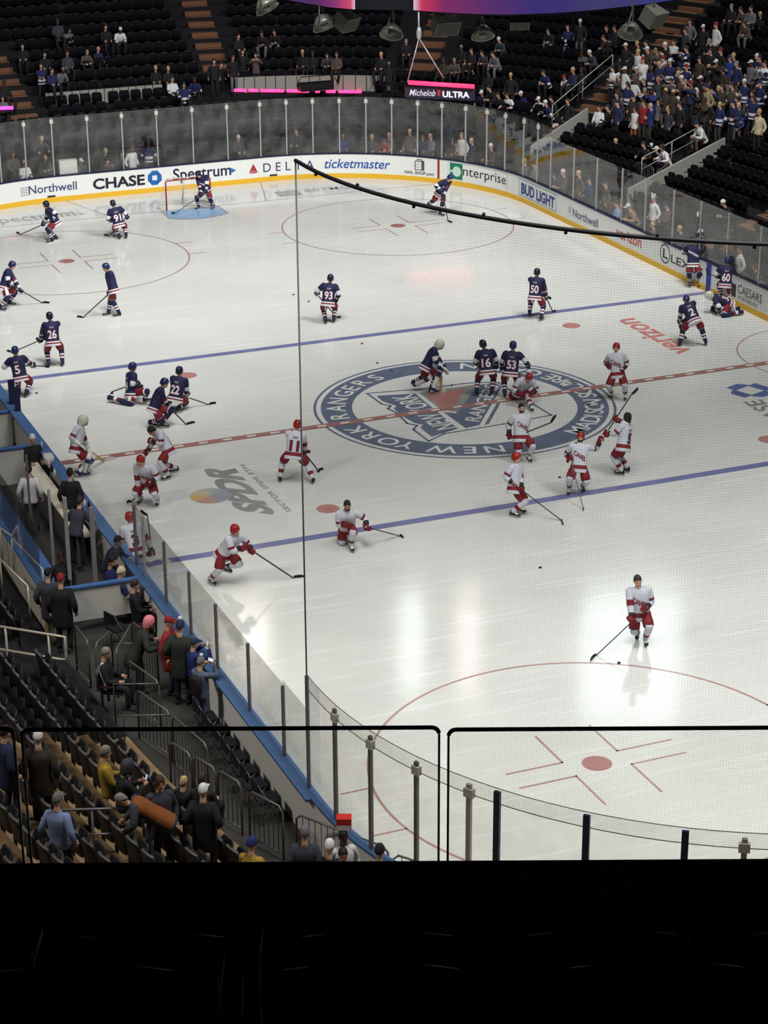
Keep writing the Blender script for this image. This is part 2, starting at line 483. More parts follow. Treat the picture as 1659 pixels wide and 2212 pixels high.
def wall_poly(wall, polys, mat, name='advert', s0=None, off=-0.009):
    mb = MB()
    for f in polys:
        vs = []
        for s, z in f:
            p, n = perim(s); vs.append(p + n * off + Z * z)
        mb.add(vs, [tuple(range(len(vs)))])
    return mb.build(name, mat, wall, False)
def wall_text(wall, text, px0, px1, z, h, rgb, bold=0.0, shear=0.0, spacing=1.0, off=-0.009):
    vs, fs, x0, x1, y0, y1 = glyphs(text, bold, shear, spacing)
    sa, sb = s_at(px0), s_at(px1)
    k = (sb - sa) / (x1 - x0)
    vs2, fs2 = cut2d(vs, fs, 0.35 / k)
    polys = [[(sa + (vs2[i][0] - x0) * k, z + vs2[i][1] * h / CAPH) for i in f] for f in fs2]
    wall_poly(wall, polys, M('advert_%d_%d_%d' % rgb, rgb, 0.4, var=0.0), 'advert_lettering', off=off)
def wall_box(wall, px0, px1, z0, z1, rgb, off=-0.005):
    sa, sb = s_at(px0), s_at(px1); n = max(1, int((sb - sa) / 0.3))
    e = [sa + (sb - sa) * i / n for i in range(n + 1)]
    wall_poly(wall, [[(e[i], z0), (e[i + 1], z0), (e[i + 1], z1), (e[i], z1)] for i in range(n)], M('advert_%d_%d_%d' % rgb, rgb, 0.4, var=0.0), 'advert_panel', off=off)
def wall_frame(wall, px0, px1, z0, z1, w, rgb):
    ds = w / max(0.01, (s_at(px1) - s_at(px0))) * (px1 - px0)
    wall_box(wall, px0, px1, z0, z0 + w, rgb); wall_box(wall, px0, px1, z1 - w, z1, rgb)
    wall_box(wall, px0, px0 + ds, z0, z1, rgb); wall_box(wall, px1 - ds, px1, z0, z1, rgb)
def emblem(wall, px, z, r, rgb, kind):
    s = s_at(px)
    if kind == 'octagon':
        polys = []
        for k in range(4):
            a = math.pi / 2 * k
            polys.append([(s + r * (x * math.cos(a) - y * math.sin(a)), z + r * (x * math.sin(a) + y * math.cos(a))) for x, y in ((-0.42, 0.36), (0.42, 0.36), (0.9, 0.42), (0.45, 1.0), (-0.42, 1.0))])
    elif kind == 'triangle':
        polys = [[(s - r, z - r * 0.9), (s, z - r * 0.45), (s, z + r)], [(s, z - r * 0.45), (s + r, z - r * 0.9), (s, z + r)], [(s - r, z - r), (s + r, z - r), (s, z - r * 0.6)]]
    elif kind == 'arrow':
        polys = [[(s - r, z + r), (s - r, z - r), (s + r, z)]]
    elif kind == 'grid':
        polys = [[(s + r * (i * 0.5 - 0.75), z + r * (j * 0.5 - 0.75)), (s + r * (i * 0.5 - 0.45), z + r * (j * 0.5 - 0.75)), (s + r * (i * 0.5 - 0.45), z + r * (j * 0.5 - 0.45)), (s + r * (i * 0.5 - 0.75), z + r * (j * 0.5 - 0.45))] for i in range(4) for j in range(4)]
    elif kind == 'ring':
        polys = [[(s + q * math.cos(t) * 1.0, z + q * math.sin(t)) for q, t in ((r * 0.88, t0), (r, t0), (r, t1), (r * 0.88, t1))] for t0, t1 in ((2 * math.pi * i / 24, 2 * math.pi * (i + 1) / 24) for i in range(24))]
    elif kind == 'disc':
        polys = [[(s + r * math.cos(2 * math.pi * i / 24), z + r * math.sin(2 * math.pi * i / 24)) for i in range(24)]]
    wall_poly(wall, polys, M('advert_%d_%d_%d' % rgb, rgb, 0.4, var=0.0), 'advert_emblem', off=-0.012)
emblem(wall_far, 52, 0.56, 0.2, (150, 150, 152), 'grid')
wall_text(wall_far, 'Northwell', 62, 166, 0.45, 0.36, (52, 62, 112), 0.008)
wall_text(wall_far, 'CHASE', 201, 313, 0.38, 0.44, (32, 34, 48), 0.03)
emblem(wall_far, 334, 0.62, 0.3, (34, 98, 172), 'octagon')
wall_text(wall_far, 'Spectrum', 374, 499, 0.44, 0.5, (28, 32, 58), 0.012)
emblem(wall_far, 503.5, 0.62, 0.13, (40, 110, 170), 'arrow')
emblem(wall_far, 547, 0.62, 0.2, (166, 48, 48), 'triangle')
wall_text(wall_far, 'DELTA', 569, 678, 0.42, 0.4, (44, 50, 96), 0.0, spacing=1.6)
wall_text(wall_right, 'ticketmaster', 701, 843, 0.44, 0.42, (36, 82, 158), 0.01, shear=0.25)
wall_frame(wall_right, 896, 916, 0.48, 0.88, 0.03, (70, 66, 68)); wall_box(wall_right, 910, 917, 0.5, 0.9, (90, 70, 72)); wall_frame(wall_right, 900, 912, 0.86, 0.96, 0.03, (40, 38, 40)); emblem(wall_right, 903, 0.68, 0.09, (80, 78, 80), 'ring')
wall_text(wall_right, 'NHL SHOP.com', 874, 937, 0.3, 0.14, (70, 68, 70), 0.02)
wall_frame(wall_right, 968, 1096, 0.2, 0.98, 0.015, (160, 166, 172))
wall_box(wall_right, 972, 999, 0.28, 0.96, (22, 120, 88)); emblem(wall_right, 987, 0.62, 0.22, (196, 224, 212), 'disc'); wall_box(wall_right, 973, 985, 0.57, 0.66, (196, 224, 212), off=-0.008)
wall_text(wall_right, 'nterprise', 1000, 1093, 0.5, 0.42, (46, 46, 52), 0.0)
wall_frame(wall_right, 1121, 1202, 0.26, 0.96, 0.035, (126, 176, 196))
wall_text(wall_right, 'BUD LIGHT', 1126, 1198, 0.38, 0.44, (30, 62, 130), 0.04)
emblem(wall_right, 1231, 0.6, 0.14, (170, 172, 174), 'grid')
wall_text(wall_right, 'Northwell', 1238, 1292, 0.42, 0.34, (64, 74, 122), 0.006)
wall_text(wall_right, 'verizon', 1331, 1386, 0.44, 0.44, (198, 60, 56), 0.01)
emblem(wall_right, 1437, 0.66, 0.36, (40, 42, 46), 'ring'); wall_text(wall_right, 'L', 1432, 1443, 0.5, 0.34, (40, 42, 46), 0.03)
wall_text(wall_right, 'LEXUS', 1450, 1518, 0.46, 0.3, (40, 42, 46), 0.01)
wall_box(wall_right, 1580, 1590, 0.3, 0.74, (44, 42, 40))
wall_text(wall_right, 'CAESARS', 1594, 1646, 0.5, 0.32, (70, 66, 62), 0.0)
wall_text(wall_right, 'SPORTSBOOK', 1594, 1638, 0.3, 0.13, (140, 136, 130), 0.0)

# ------------------------------------------------------------------ glass above the boards
def glass_material(name, tint=0.965, gain=1.25, haze=0.0):
    m = bpy.data.materials.new(name)
    m.use_nodes = True
    nt = m.node_tree; N = nt.nodes.new; L = nt.links.new
    nt.nodes.remove(nt.nodes['Principled BSDF'])
    out = nt.nodes['Material Output']
    tr = N('ShaderNodeBsdfTransparent'); tr.inputs[0].default_value = (tint, tint, tint * 0.99, 1)
    gl = N('ShaderNodeBsdfGlossy'); gl.inputs['Roughness'].default_value = 0.02
    lw = N('ShaderNodeLayerWeight'); lw.inputs['Blend'].default_value = 0.5
    pw = N('ShaderNodeMath'); pw.operation = 'POWER'; pw.inputs[1].default_value = 5
    ma = N('ShaderNodeMath'); ma.operation = 'MULTIPLY_ADD'; ma.inputs[1].default_value = 0.96 * gain; ma.inputs[2].default_value = 0.04 * gain
    ma.use_clamp = True
    mx = N('ShaderNodeMixShader')
    L(lw.outputs['Facing'], pw.inputs[0]); L(pw.outputs[0], ma.inputs[0]); L(ma.outputs[0], mx.inputs[0])
    L(tr.outputs[0], mx.inputs[1]); L(gl.outputs[0], mx.inputs[2])
    last = mx
    if haze:
        tcn = N('ShaderNodeTexCoord'); nz = N('ShaderNodeTexNoise'); nz.inputs['Scale'].default_value = 1.6; nz.inputs['Detail'].default_value = 6
        rp = N('ShaderNodeMapRange'); rp.inputs['From Min'].default_value = 0.4; rp.inputs['From Max'].default_value = 0.75; rp.inputs['To Max'].default_value = haze
        df = N('ShaderNodeBsdfDiffuse'); df.inputs[0].default_value = (0.8, 0.8, 0.78, 1)
        m2 = N('ShaderNodeMixShader')
        L(tcn.outputs['Object'], nz.inputs['Vector']); L(nz.outputs['Fac'], rp.inputs['Value']); L(rp.outputs['Result'], m2.inputs[0])
        L(mx.outputs[0], m2.inputs[1]); L(df.outputs[0], m2.inputs[2]); last = m2
    L(last.outputs[0], out.inputs['Surface'])
    return m
GLASS = glass_material('rink_glass', haze=0.05)
STEEL, STEEL_DARK, STEEL_BLUE = M('post_steel', (176, 176, 176), 0.35, 0.3), M('post_dark', (118, 114, 116), 0.4, 0.3), M('post_navy', (34, 36, 74), 0.4)
def pane(s0, s1, z0, z1, label, group, off=0.05):
    n = max(1, int(abs(s1 - s0) / 0.5)); rings = []
    for i in range(n + 1):
        p, nr = perim(s0 + (s1 - s0) * i / n)
        rings.append([p + nr * (off + a) + Z * z for a, z in ((-0.007, z0), (-0.007, z1), (0.007, z1), (0.007, z0))])
    mb = MB(rings[0][0]); mb.loft(rings, 0)
    return tag(mb.build('rink_glass', GLASS, smooth=False), label, 'glass', group)
def post(s, z0, z1, w, mat, label, group, cap=True, off=0.05):
    p, nr = perim(s); p = p + nr * off; R = Matrix(((nr.y, nr.x, 0), (-nr.x, nr.y, 0), (0, 0, 1)))
    mb = MB(p + Z * z0)
    mb.box(p + Z * ((z0 + z1) / 2), (w, 0.06, z1 - z0), R)
    o = tag(mb.build('stanchion', mat, smooth=False), label, 'post', group)
    if cap:
        mb = MB(p + Z * z0); mb.box(p + Z * (z1 - 0.16), (w + 0.09, 0.09, 0.16), R)
        mb.build('bracket', M('bracket_clear', (196, 196, 190), 0.3), o, False)
    return o
fp = [-60, 7, 61, 120, 196, 270, 344, 420, 494, 565, 621, 677, 734, 791, 846, 901, 953, 1003, 1049, 1088, 1127, 1157, 1186, 1235, 1284, 1338, 1389, 1448, 1506, 1565, 1634]
fs_ = [s_at(x) for x in fp] + [S_R2 - 24.5]
for i in range(len(fs_) - 1):
    zt = 3.51 if i < 22 else 3.1
    pane(fs_[i], fs_[i + 1], 1.1, zt, '%s clear glass sheet above the far and right boards from the goal side' % ordn(i), 'glass panes of the far and right boards')
    if i:
        post(fs_[i], 1.1, zt - 0.02, 0.05, STEEL, '%s grey glass post above the far and right boards from the goal side' % ordn(i - 1), 'glass posts of the far and right boards', cap=i < 22)
# near end glass and the left side glass up to the benches
np_ = [668, 728, 805, 904, 1018, 1078, 1270, 1482, 1610]
_sn = np.linspace(S_NC - 1.0, S_NL + 2, 3000)
_pn = np.array([pix(perim(s)[0] + Z * 3.4)[0] for s in _sn])
ns = [float(_sn[int(np.argmin(np.abs(_pn - x)))]) for x in np_] + [S_NC - 0.9]
for i in range(len(ns) - 1):
    pane(ns[i], ns[i + 1], 1.1, 3.42, '%s tall glass sheet round the near corner from the step' % ordn(i), 'tall glass panes of the near end')
for i in range(len(ns)):
    if i == 0:
        post(ns[0], 1.1, 3.40, 0.05, STEEL_DARK, 'dark post at the step up to the tall corner glass, under the net edge', None, cap=False)
    elif i < 4:
        post(ns[i], 1.1, 3.32, 0.07, STEEL_DARK, '%s grey post of the tall near corner glass past the step' % ordn(i - 1), None)
    elif i in (5, 6, 7):
        post(ns[i], 1.1, 3.36, 0.11, STEEL_BLUE, '%s thick navy post of the near end glass' % ordn(i - 5), None, cap=False)
    elif i in (4, 8):
        post(ns[i], 1.1, 3.32, 0.09, STEEL, 'bracketed grey post %s the thick navy posts of the near end glass' % ('just before' if i == 4 else 'just past'), None)
_sl = np.linspace(S_NL - 0.2, S_NL + 2 * SY, 3000)
_pl = np.array([pix(perim(s)[0] + Z * 2.62)[0] for s in _sl])
ls = [float(_sl[int(np.argmin(np.abs(_pl - x)))]) for x in (616, 540, 470, 412, 358, 312, 293)]
pane(ns[0], ls[0], 1.1, 2.7, 'glass pane at the step between side glass and tall corner glass', 'side glass panes')
for i in range(len(ls) - 1):
    pane(ls[i], ls[i + 1], 1.1, 2.62, '%s low glass sheet along the side boards from the tall corner glass' % ordn(i), 'side glass panes')
for i, s in enumerate(ls):
    post(s, 1.1, 2.58, 0.045 if i < 6 else 0.06, STEEL_DARK if i != 5 else STEEL, '%s thin post of the low side glass from the tall corner glass' % ordn(i), 'side glass posts', cap=False)

# ------------------------------------------------------------------ protective net above the near end glass
def net_material(name, pitch, frac, rgb, alpha):
    m = bpy.data.materials.new(name); m.use_nodes = True
    nt = m.node_tree; N = nt.nodes.new; L = nt.links.new
    nt.nodes.remove(nt.nodes['Principled BSDF']); out = nt.nodes['Material Output']
    uv = N('ShaderNodeUVMap'); uv.uv_map = 'UVMap'
    sep = N('ShaderNodeSeparateXYZ'); L(uv.outputs[0], sep.inputs[0])
    hits = []
    for ax in (0, 1):
        d = N('ShaderNodeMath'); d.operation = 'DIVIDE'; d.inputs[1].default_value = pitch
        fr = N('ShaderNodeMath'); fr.operation = 'FRACT'
        lt = N('ShaderNodeMath'); lt.operation = 'LESS_THAN'; lt.inputs[1].default_value = frac
        L(sep.outputs[ax], d.inputs[0]); L(d.outputs[0], fr.inputs[0]); L(fr.outputs[0], lt.inputs[0]); hits.append(lt)
    mxm = N('ShaderNodeMath'); mxm.operation = 'MAXIMUM'; L(hits[0].outputs[0], mxm.inputs[0]); L(hits[1].outputs[0], mxm.inputs[1])
    mul = N('ShaderNodeMath'); mul.operation = 'MULTIPLY'; mul.inputs[1].default_value = alpha; L(mxm.outputs[0], mul.inputs[0])
    tr = N('ShaderNodeBsdfTransparent'); df = N('ShaderNodeBsdfDiffuse'); df.inputs[0].default_value = tuple(lin(c) for c in rgb) + (1,)
    mx = N('ShaderNodeMixShader'); L(mul.outputs[0], mx.inputs[0]); L(tr.outputs[0], mx.inputs[1]); L(df.outputs[0], mx.inputs[2])
    L(mx.outputs[0], out.inputs['Surface'])
    return m
def net_surface(name, rows, mat, parent=None):
    """rows of points (each row one vertical line) with UV in metres"""
    mb = MB(); nr, nc = len(rows), len(rows[0])
    mb.add([p for r in rows for p in r], [(i * nc + j, (i + 1) * nc + j, (i + 1) * nc + j + 1, i * nc + j + 1) for i in range(nr - 1) for j in range(nc - 1)])
    o = mb.build(name, mat, parent, False)
    uv = o.data.uv_layers.new(name='UVMap')
    us = [0.0]
    for i in range(1, nr):
        us.append(us[-1] + (rows[i][0] - rows[i - 1][0]).length)
    vv = [[0.0] * nc for _ in range(nr)]
    for i in range(nr):
        for j in range(1, nc):
            vv[i][j] = vv[i][j - 1] + (rows[i][j] - rows[i][j - 1]).length
    for l in o.data.loops:
        i, j = divmod(l.vertex_index, nc)
        uv.data[l.index].uv = (us[i], vv[i][j])
    return o
NET_TOP = 12.8
sn = [ns[0] + (S_R2 - 6 - ns[0]) * 0 - i * 0.45 for i in range(60)]
rows = []
for s in sn:
    p, n = perim(s); p = p + n * 0.05
    rows.append([p + Z * z for z in (3.14, 6, 9, NET_TOP)])
netroot = thing('safety_net', 'fine dark safety net hung above the near end glass from a black cable', 'net', rows[0][0])
o = net_surface('netting', [[q - netroot.location for q in r] for r in rows], net_material('net_threads', 0.041, 0.09, (90, 92, 86), 0.42), netroot)
mb = MB(netroot.location); mb.tube([r[-1] for r in rows], 0.034, 8)
for i in range(2, 40, 3):
    mb.ball(rows[i][-1] + V((0, 0, 0.05 if i % 2 else -0.05)), 0.03, 0, None, 6, 4)
mb.build('cable', M('cable_black', (14, 12, 20), 0.6), netroot)
mb = MB(netroot.location); mb.tube([rows[0][0], rows[0][-1]], 0.016, 6); mb.tube([r[0] for r in rows], 0.009, 5); mb.tube([r[0] + Z * 0.28 for r in rows], 0.009, 5)
mb.build('edge_cord', M('cord_grey', (120, 122, 116), 0.7), netroot)

# ------------------------------------------------------------------ goal
GY = 27.13
goal = thing('hockey_goal', 'red hockey goal frame with white net standing in the blue crease', 'goal', (0, GY, 0))
def gp(x, y, z):
    return V((x, GY + y, z))
mb = MB(goal.location)
mb.tube([gp(-0.945, 0, 0), gp(-0.945, 0, 1.17), gp(-0.9, 0, 1.22), gp(0.9, 0, 1.22), gp(0.945, 0, 1.17), gp(0.945, 0, 0)], 0.03, 10)
mb.build('posts', M('goal_red', (158, 34, 44), 0.35), goal)
mb = MB(goal.location)
bp = [gp(-0.945, 0, 0.03), gp(-1.2, 0.45, 0.03), gp(-0.95, 1.0, 0.03), gp(-0.25, 1.08, 0.03), gp(0, 0.9, 0.03), gp(0.25, 1.08, 0.03), gp(0.95, 1.0, 0.03), gp(1.2, 0.45, 0.03), gp(0.945, 0, 0.03)]
mb.tube(bp, 0.035, 8)
mb.tube([gp(-0.9, 0, 1.22), gp(-0.8, 0.4, 1.2), gp(0, 0.5, 1.18), gp(0.8, 0.4, 1.2), gp(0.9, 0, 1.22)], 0.02, 8)
mb.tube([gp(0, 0.5, 1.18), gp(0, 0.9, 0.03)], 0.03, 8)
mb.build('base_frame', M('goal_white', (206, 200, 192), 0.5), goal)
NETW = net_material('goal_net', 0.05, 0.12, (226, 224, 218), 0.8)
tp = [gp(-0.945, 0, 1.2), gp(-0.9, 0.2, 1.2), gp(-0.8, 0.4, 1.2), gp(-0.3, 0.46, 1.19), gp(0, 0.5, 1.18), gp(0.3, 0.46, 1.19), gp(0.8, 0.4, 1.2), gp(0.9, 0.2, 1.2), gp(0.945, 0, 1.2)]
net_surface('goal_netting', [[q - goal.location for q in (bp[i], bp[i].lerp(tp[i], 0.5) + V((0, 0.04, 0)), tp[i])] for i in range(9)], NETW, goal)

# ------------------------------------------------------------------ pucks
for i, (px, py, where) in enumerate(((634, 637, 'past the left of the net edge'), (667, 652, 'right at the net edge'), (782, 743, 'just inside the far blue line'), (815, 785, 'above the ring lettering'), (846, 802, 'on the navy ring'), (976, 833, 'beside the goalie pads on the shield'),
                                     (79, 850, 'by the skates of the number 5 defender'), (1167, 1227, 'alone in the near zone'), (1337, 1433, 'in the glare before the lone near skater'), (1209, 1032, 'in front of the near blue line'), (262, 1153, 'beside the bench boards'), (688, 1020, 'at the blade of the number 11 skater'), (656, 1246, 'at the blade of the sprinting skater'))):
    c = at_z(px, py); mb = MB(c)
    rr = [0.03, 0.038, 0.038, 0.03]
    mb.loft([[c + V((r * math.cos(a * math.pi / 8), r * math.sin(a * math.pi / 8), z)) for a in range(16)] for r, z in zip(rr, (0.005, 0.009, 0.026, 0.03))])
    tag(mb.build('puck', M('puck_rubber', (26, 26, 28), 0.6)), 'black puck lying on the ice ' + where, 'puck', 'pucks on the ice')
# ------------------------------------------------------------------ figures
SKIN = [M('skin_light', (206, 160, 136), 0.55, var=0.05), M('skin_tan', (176, 126, 100), 0.55, var=0.05), M('skin_dark', (92, 62, 48), 0.55, var=0.05)]
EYE, LIP = M('eye_dark', (40, 32, 28), 0.3, var=0), M('lip', (150, 88, 80), 0.5, var=0)
def ik(a, b, l1, l2, pole):
    d = b - a; D = d.length
    if D > (l1 + l2) * 0.999:
        k = D / (l1 + l2) * 1.002; l1 *= k; l2 *= k
    x = (l1 * l1 - l2 * l2 + D * D) / (2 * D); h = math.sqrt(max(l1 * l1 - x * x, 0)); u = d / D
    p = pole - u * pole.dot(u)
    p = p.normalized() if p.length > 1e-6 else u.orthogonal().normalized()
    return a + u * x + p * h
def oval(c, lat, fwd, w, d, n=20, e=2.4):
    out = []
    for i in range(n):
        a = 2 * math.pi * i / n; ca, sa = math.cos(a), math.sin(a)
        out.append(c + lat * (w * math.copysign(abs(ca) ** (2 / e), ca)) + fwd * (d * math.copysign(abs(sa) ** (2 / e), sa)))
    return out
def smooth_pts(pts, rads, k=4):
    """round the bends of a limb polyline"""
    P, Rr = [], []
    n = len(pts)
    for i in range(n - 1):
        p0, p1, p2, p3 = pts[max(i - 1, 0)], pts[i], pts[i + 1], pts[min(i + 2, n - 1)]
        for j in range(k):
            t = j / k
            P.append(p1.lerp(p2, t) * 0.55 + (0.45 * 0.5) * ((2 * p1) + (p2 - p0) * t + (2 * p0 - 5 * p1 + 4 * p2 - p3) * t * t + (3 * p1 - p0 - 3 * p2 + p3) * t ** 3))
            Rr.append(rads[i] + (rads[i + 1] - rads[i]) * t)
    P.append(pts[-1]); Rr.append(rads[-1])
    return P, Rr
def limb(mb, pts, rads, n=10, mat=0, k=4):
    P, Rr = smooth_pts(pts, rads, k)
    m = mat
    if callable(mat):
        L = [0.0]
        for i in range(1, len(P)):
            L.append(L[-1] + (P[i] - P[i - 1]).length)
        m = lambda i, j: mat((L[i] + L[min(i + 1, len(L) - 1)]) / 2 / L[-1], j)
    mb.tube(P, Rr, n, m)
def hand(mb, pos, arm, grip, mat=0, k=1.0, curl=1.0):
    """palm, four bent fingers of unequal length and a thumb closing round the line through pos along grip"""
    g = grip.normalized(); u = arm - g * arm.dot(g)
    u = u.normalized() if u.length > 1e-4 else g.orthogonal().normalized()
    w = u.cross(g)
    r0 = 0.026 * k
    P = lambda a, r, off: pos + (u * math.sin(a) + w * math.cos(a)) * r + g * off
    # palm from the wrist to the knuckles
    wr = pos - u * 0.085 * k + w * 0.022 * k; kn = pos + u * 0.012 * k + w * 0.036 * k
    mb.loft([oval(wr, g, w, 0.030 * k, 0.022 * k, 8, 2), oval(wr.lerp(kn, 0.5), g, w, 0.042 * k, 0.022 * k, 8, 2), oval(kn, g, w, 0.044 * k, 0.016 * k, 8, 2)], mat)
    for i, (off, ln) in enumerate(((-0.036, 0.85), (-0.012, 1.0), (0.012, 0.97), (0.035, 0.8))):
        a = [0.25, 0.95, 1.75, 2.5, 3.2]
        pts = [P(0.25 + (x - 0.25) * curl * (0.7 + 0.3 * ln), (r0 + 0.012 * k) * (1.15 - 0.1 * q * ln), off * k) for q, x in enumerate(a)]
        mb.tube(pts, [0.0105 * k, 0.011 * k, 0.010 * k, 0.0095 * k, 0.007 * k], 6, mat)
    mb.tube([pos - u * 0.05 * k + w * 0.012 * k + g * 0.036 * k, P(-0.9, r0 + 0.02 * k, 0.05 * k), P(-1.6, r0 + 0.014 * k, 0.03 * k), P(-2.2, r0 + 0.01 * k, 0.012 * k)], [0.014 * k, 0.013 * k, 0.011 * k, 0.008 * k], 6, mat)

class Fig:
    pass
def solve(pelvis, neck, head, F, feet, hands, hF=None, lsh=0.19, lhip=0.10, knees=None, twist=0.0, thigh=0.44, shin=0.44, elbow_out=0.6, shd=0.075):
    """joints of a posed figure; feet/hands are (left, right) ankle and grip points"""
    f = Fig()
    f.F = F.normalized(); lat0 = f.F.cross(Z).normalized()
    f.sp = (neck - pelvis).normalized()
    lat = (lat0 - f.sp * lat0.dot(f.sp)).normalized()
    f.latS = (Matrix.Rotation(twist, 3, f.sp) @ lat); f.lat = lat
    f.fwd = f.sp.cross(lat); f.fwdS = f.sp.cross(f.latS)
    f.pel, f.neck, f.head = pelvis, neck, head
    f.hF = (hF or f.F).normalized()
    f.sh = [neck - f.latS * lsh - f.sp * shd, neck + f.latS * lsh - f.sp * shd]
    f.hip = [pelvis - lat * lhip, pelvis + lat * lhip]
    f.ank, f.knee, f.hand, f.elb = list(feet), [None, None], list(hands), [None, None]
    for i, sg in ((0, -1), (1, 1)):
        if knees and knees[i] is not None:
            f.knee[i] = knees[i]
        else:
            f.knee[i] = ik(f.hip[i], f.ank[i], thigh, shin, f.F + lat0 * sg * 0.25 + Z * 0.15)
        d = f.hand[i] - f.sh[i]
        f.elb[i] = ik(f.sh[i], f.hand[i], 0.30, 0.31, -f.fwdS * 0.7 + f.latS * sg * elbow_out - Z * 0.5)
    return f
def ring_at(f, t, L):
    c = f.pel.lerp(f.neck, t / L) if L else f.pel
    k = min(max(t / L, 0), 1)
    la = (f.lat * (1 - k) + f.latS * k).normalized()
    return c, la, f.sp.cross(la)
def head_axes(f):
    up = (f.head - f.neck).normalized(); up = (up * 0.6 + Z * 0.4).normalized()
    fw = f.hF - up * f.hF.dot(up); fw = fw.normalized()
    return up, fw, fw.cross(up)
HEAD_RINGS = [(-0.20, .058, .062, -.03), (-0.15, .053, .058, -.022), (-0.122, .050, .066, -.008), (-0.108, .046, .080, .006), (-0.09, .056, .088, .008), (-0.07, .064, .091, .006), (-0.05, .068, .092, .004),
              (-0.03, .071, .093, .002), (-0.012, .073, .094, 0), (0.006, .074, .095, 0), (0.024, .075, .096, 0), (0.05, .075, .096, -.002), (0.075, .070, .091, -.004), (0.098, .058, .077, -.006), (0.115, .038, .053, -.006), (0.124, .014, .02, -.006)]
def body_mesh(mb, f, bulk=0.8, hs=1.0, gloved=True, grips=None, hk=1.0):
    """one skin: torso, neck, head with face, limbs and bare hands"""
    L = (f.neck - f.pel).length
    rings = []
    for t, w, d in ((-0.10, .10, .08), (-0.02, .15, .105), (0.12, .14, .095), (0.28, .155, .105), (0.42, .165, .095), (L - 0.03, .10, .07)):
        c, la, fw = ring_at(f, t, L); rings.append(oval(c, la, fw, w * bulk / 0.8 * 0.9, d * bulk / 0.8 * 0.9, 24, 2.2))
    up, fw, la = head_axes(f)
    mats = [0] * len(rings)
    for z, w, d, o in HEAD_RINGS:
        c = f.head + up * z * hs + fw * o * hs
        r = oval(c, la, fw, w * hs, d * hs, 24, 2.1)
        for j in range(24):
            a = (j - 6) / 24 * 360
            a = (a + 180) % 360 - 180
            nose = max(0, 1 - abs(a) / 16)
            if -0.055 < z < 0.01:
                r[j] = r[j] + fw * hs * nose * {-0.05: .012, -0.03: .026, -0.012: .017, 0.006: .009}.get(z, 0)
            if abs(abs(a) - 30) < 12 and -0.02 < z < 0.012:
                r[j] = r[j] - fw * hs * 0.007
            if abs(a) < 40 and 0.02 < z < 0.03:
                r[j] = r[j] + fw * hs * 0.004
        rings.append(r)
    n0 = len(rings) - len(HEAD_RINGS)
    def mf(i, j):
        a = (j + 0.5 - 6) / 24 * 360; a = (a + 180) % 360 - 180
        if i == n0 + 8 and 14 < abs(a) < 44:
            return 1
        if i == n0 + 5 and abs(a) < 30:
            return 2
        return 0
    mb.loft(rings, mf)
    for s in (-1, 1):
        mb.ball(f.head + la * s * 0.076 * hs - up * 0.01 * hs - fw * 0.008, (0.010 * hs, 0.02 * hs, 0.03 * hs), 0, Matrix((la, fw, up)).transposed(), 6, 5)
    for i in (0, 1):
        limb(mb, [f.sh[i], f.elb[i], f.hand[i] - (f.hand[i] - f.elb[i]).normalized() * 0.07], [.05, .040, .027], 8)
        limb(mb, [f.hip[i], f.knee[i], f.ank[i]], [.085, .055, .038], 8)
        if not gloved:
            arm = (f.hand[i] - f.elb[i]).normalized()
            g = (grips[i] if grips and grips[i] is not None else f.latS.cross(arm) if abs(arm.dot(f.latS)) < 0.8 else f.fwdS)
            hand(mb, f.hand[i], arm, g, 0, 0.95 * hk, 0.75)
def shell(mb, f, zb_front, zb_side, zb_back, w, d, top, hs=1.0, mat=0, n=24, nz=7, lift=0.0, rim=0.012, vents=None):
    """helmet, hair or hat: a cap over the skull with its own lower edge"""
    up, fw, la = head_axes(f)
    rings = []
    for i in range(nz + 1):
        t = i / nz; ring = []
        for j in range(n):
            a = 2 * math.pi * j / n; s = math.sin(a)
            zb = zb_side + (zb_front - zb_side) * max(0, s) ** 1.5 + (zb_back - zb_side) * max(0, -s) ** 1.5
            th = t ** 0.9 * math.acos(max(-1, min(1, zb / top)))
            zz = top * math.cos(th); rr = math.sin(th) ** 0.68 if th < math.pi / 2 else 1.0 - 0.12 * (th - math.pi / 2)
            ring.append(f.head + (up * (zz + lift) + la * math.cos(a) * w * max(rr, 0.03) + fw * (math.sin(a) * d * max(rr, 0.03) - 0.006)) * hs)
        rings.append(ring)
    c = sum(rings[-1], V((0, 0, 0))) / n
    rings.append([p + (c - p).normalized() * rim for p in rings[-1]])
    rings.append([p + (f.head + up * lift * hs - p) * 0.12 for p in rings[-2]])
    mb.loft(rings, mat if not vents else (lambda i, j: vents(i, j)))
def torso_rings(f, prof, n=24, e=2.5):
    L = (f.neck - f.pel).length
    out = []
    for t, w, d in prof:
        c, la, fw = ring_at(f, t * L / 0.55, L)
        out.append(oval(c, la, fw, w, d, n, e))
    return out
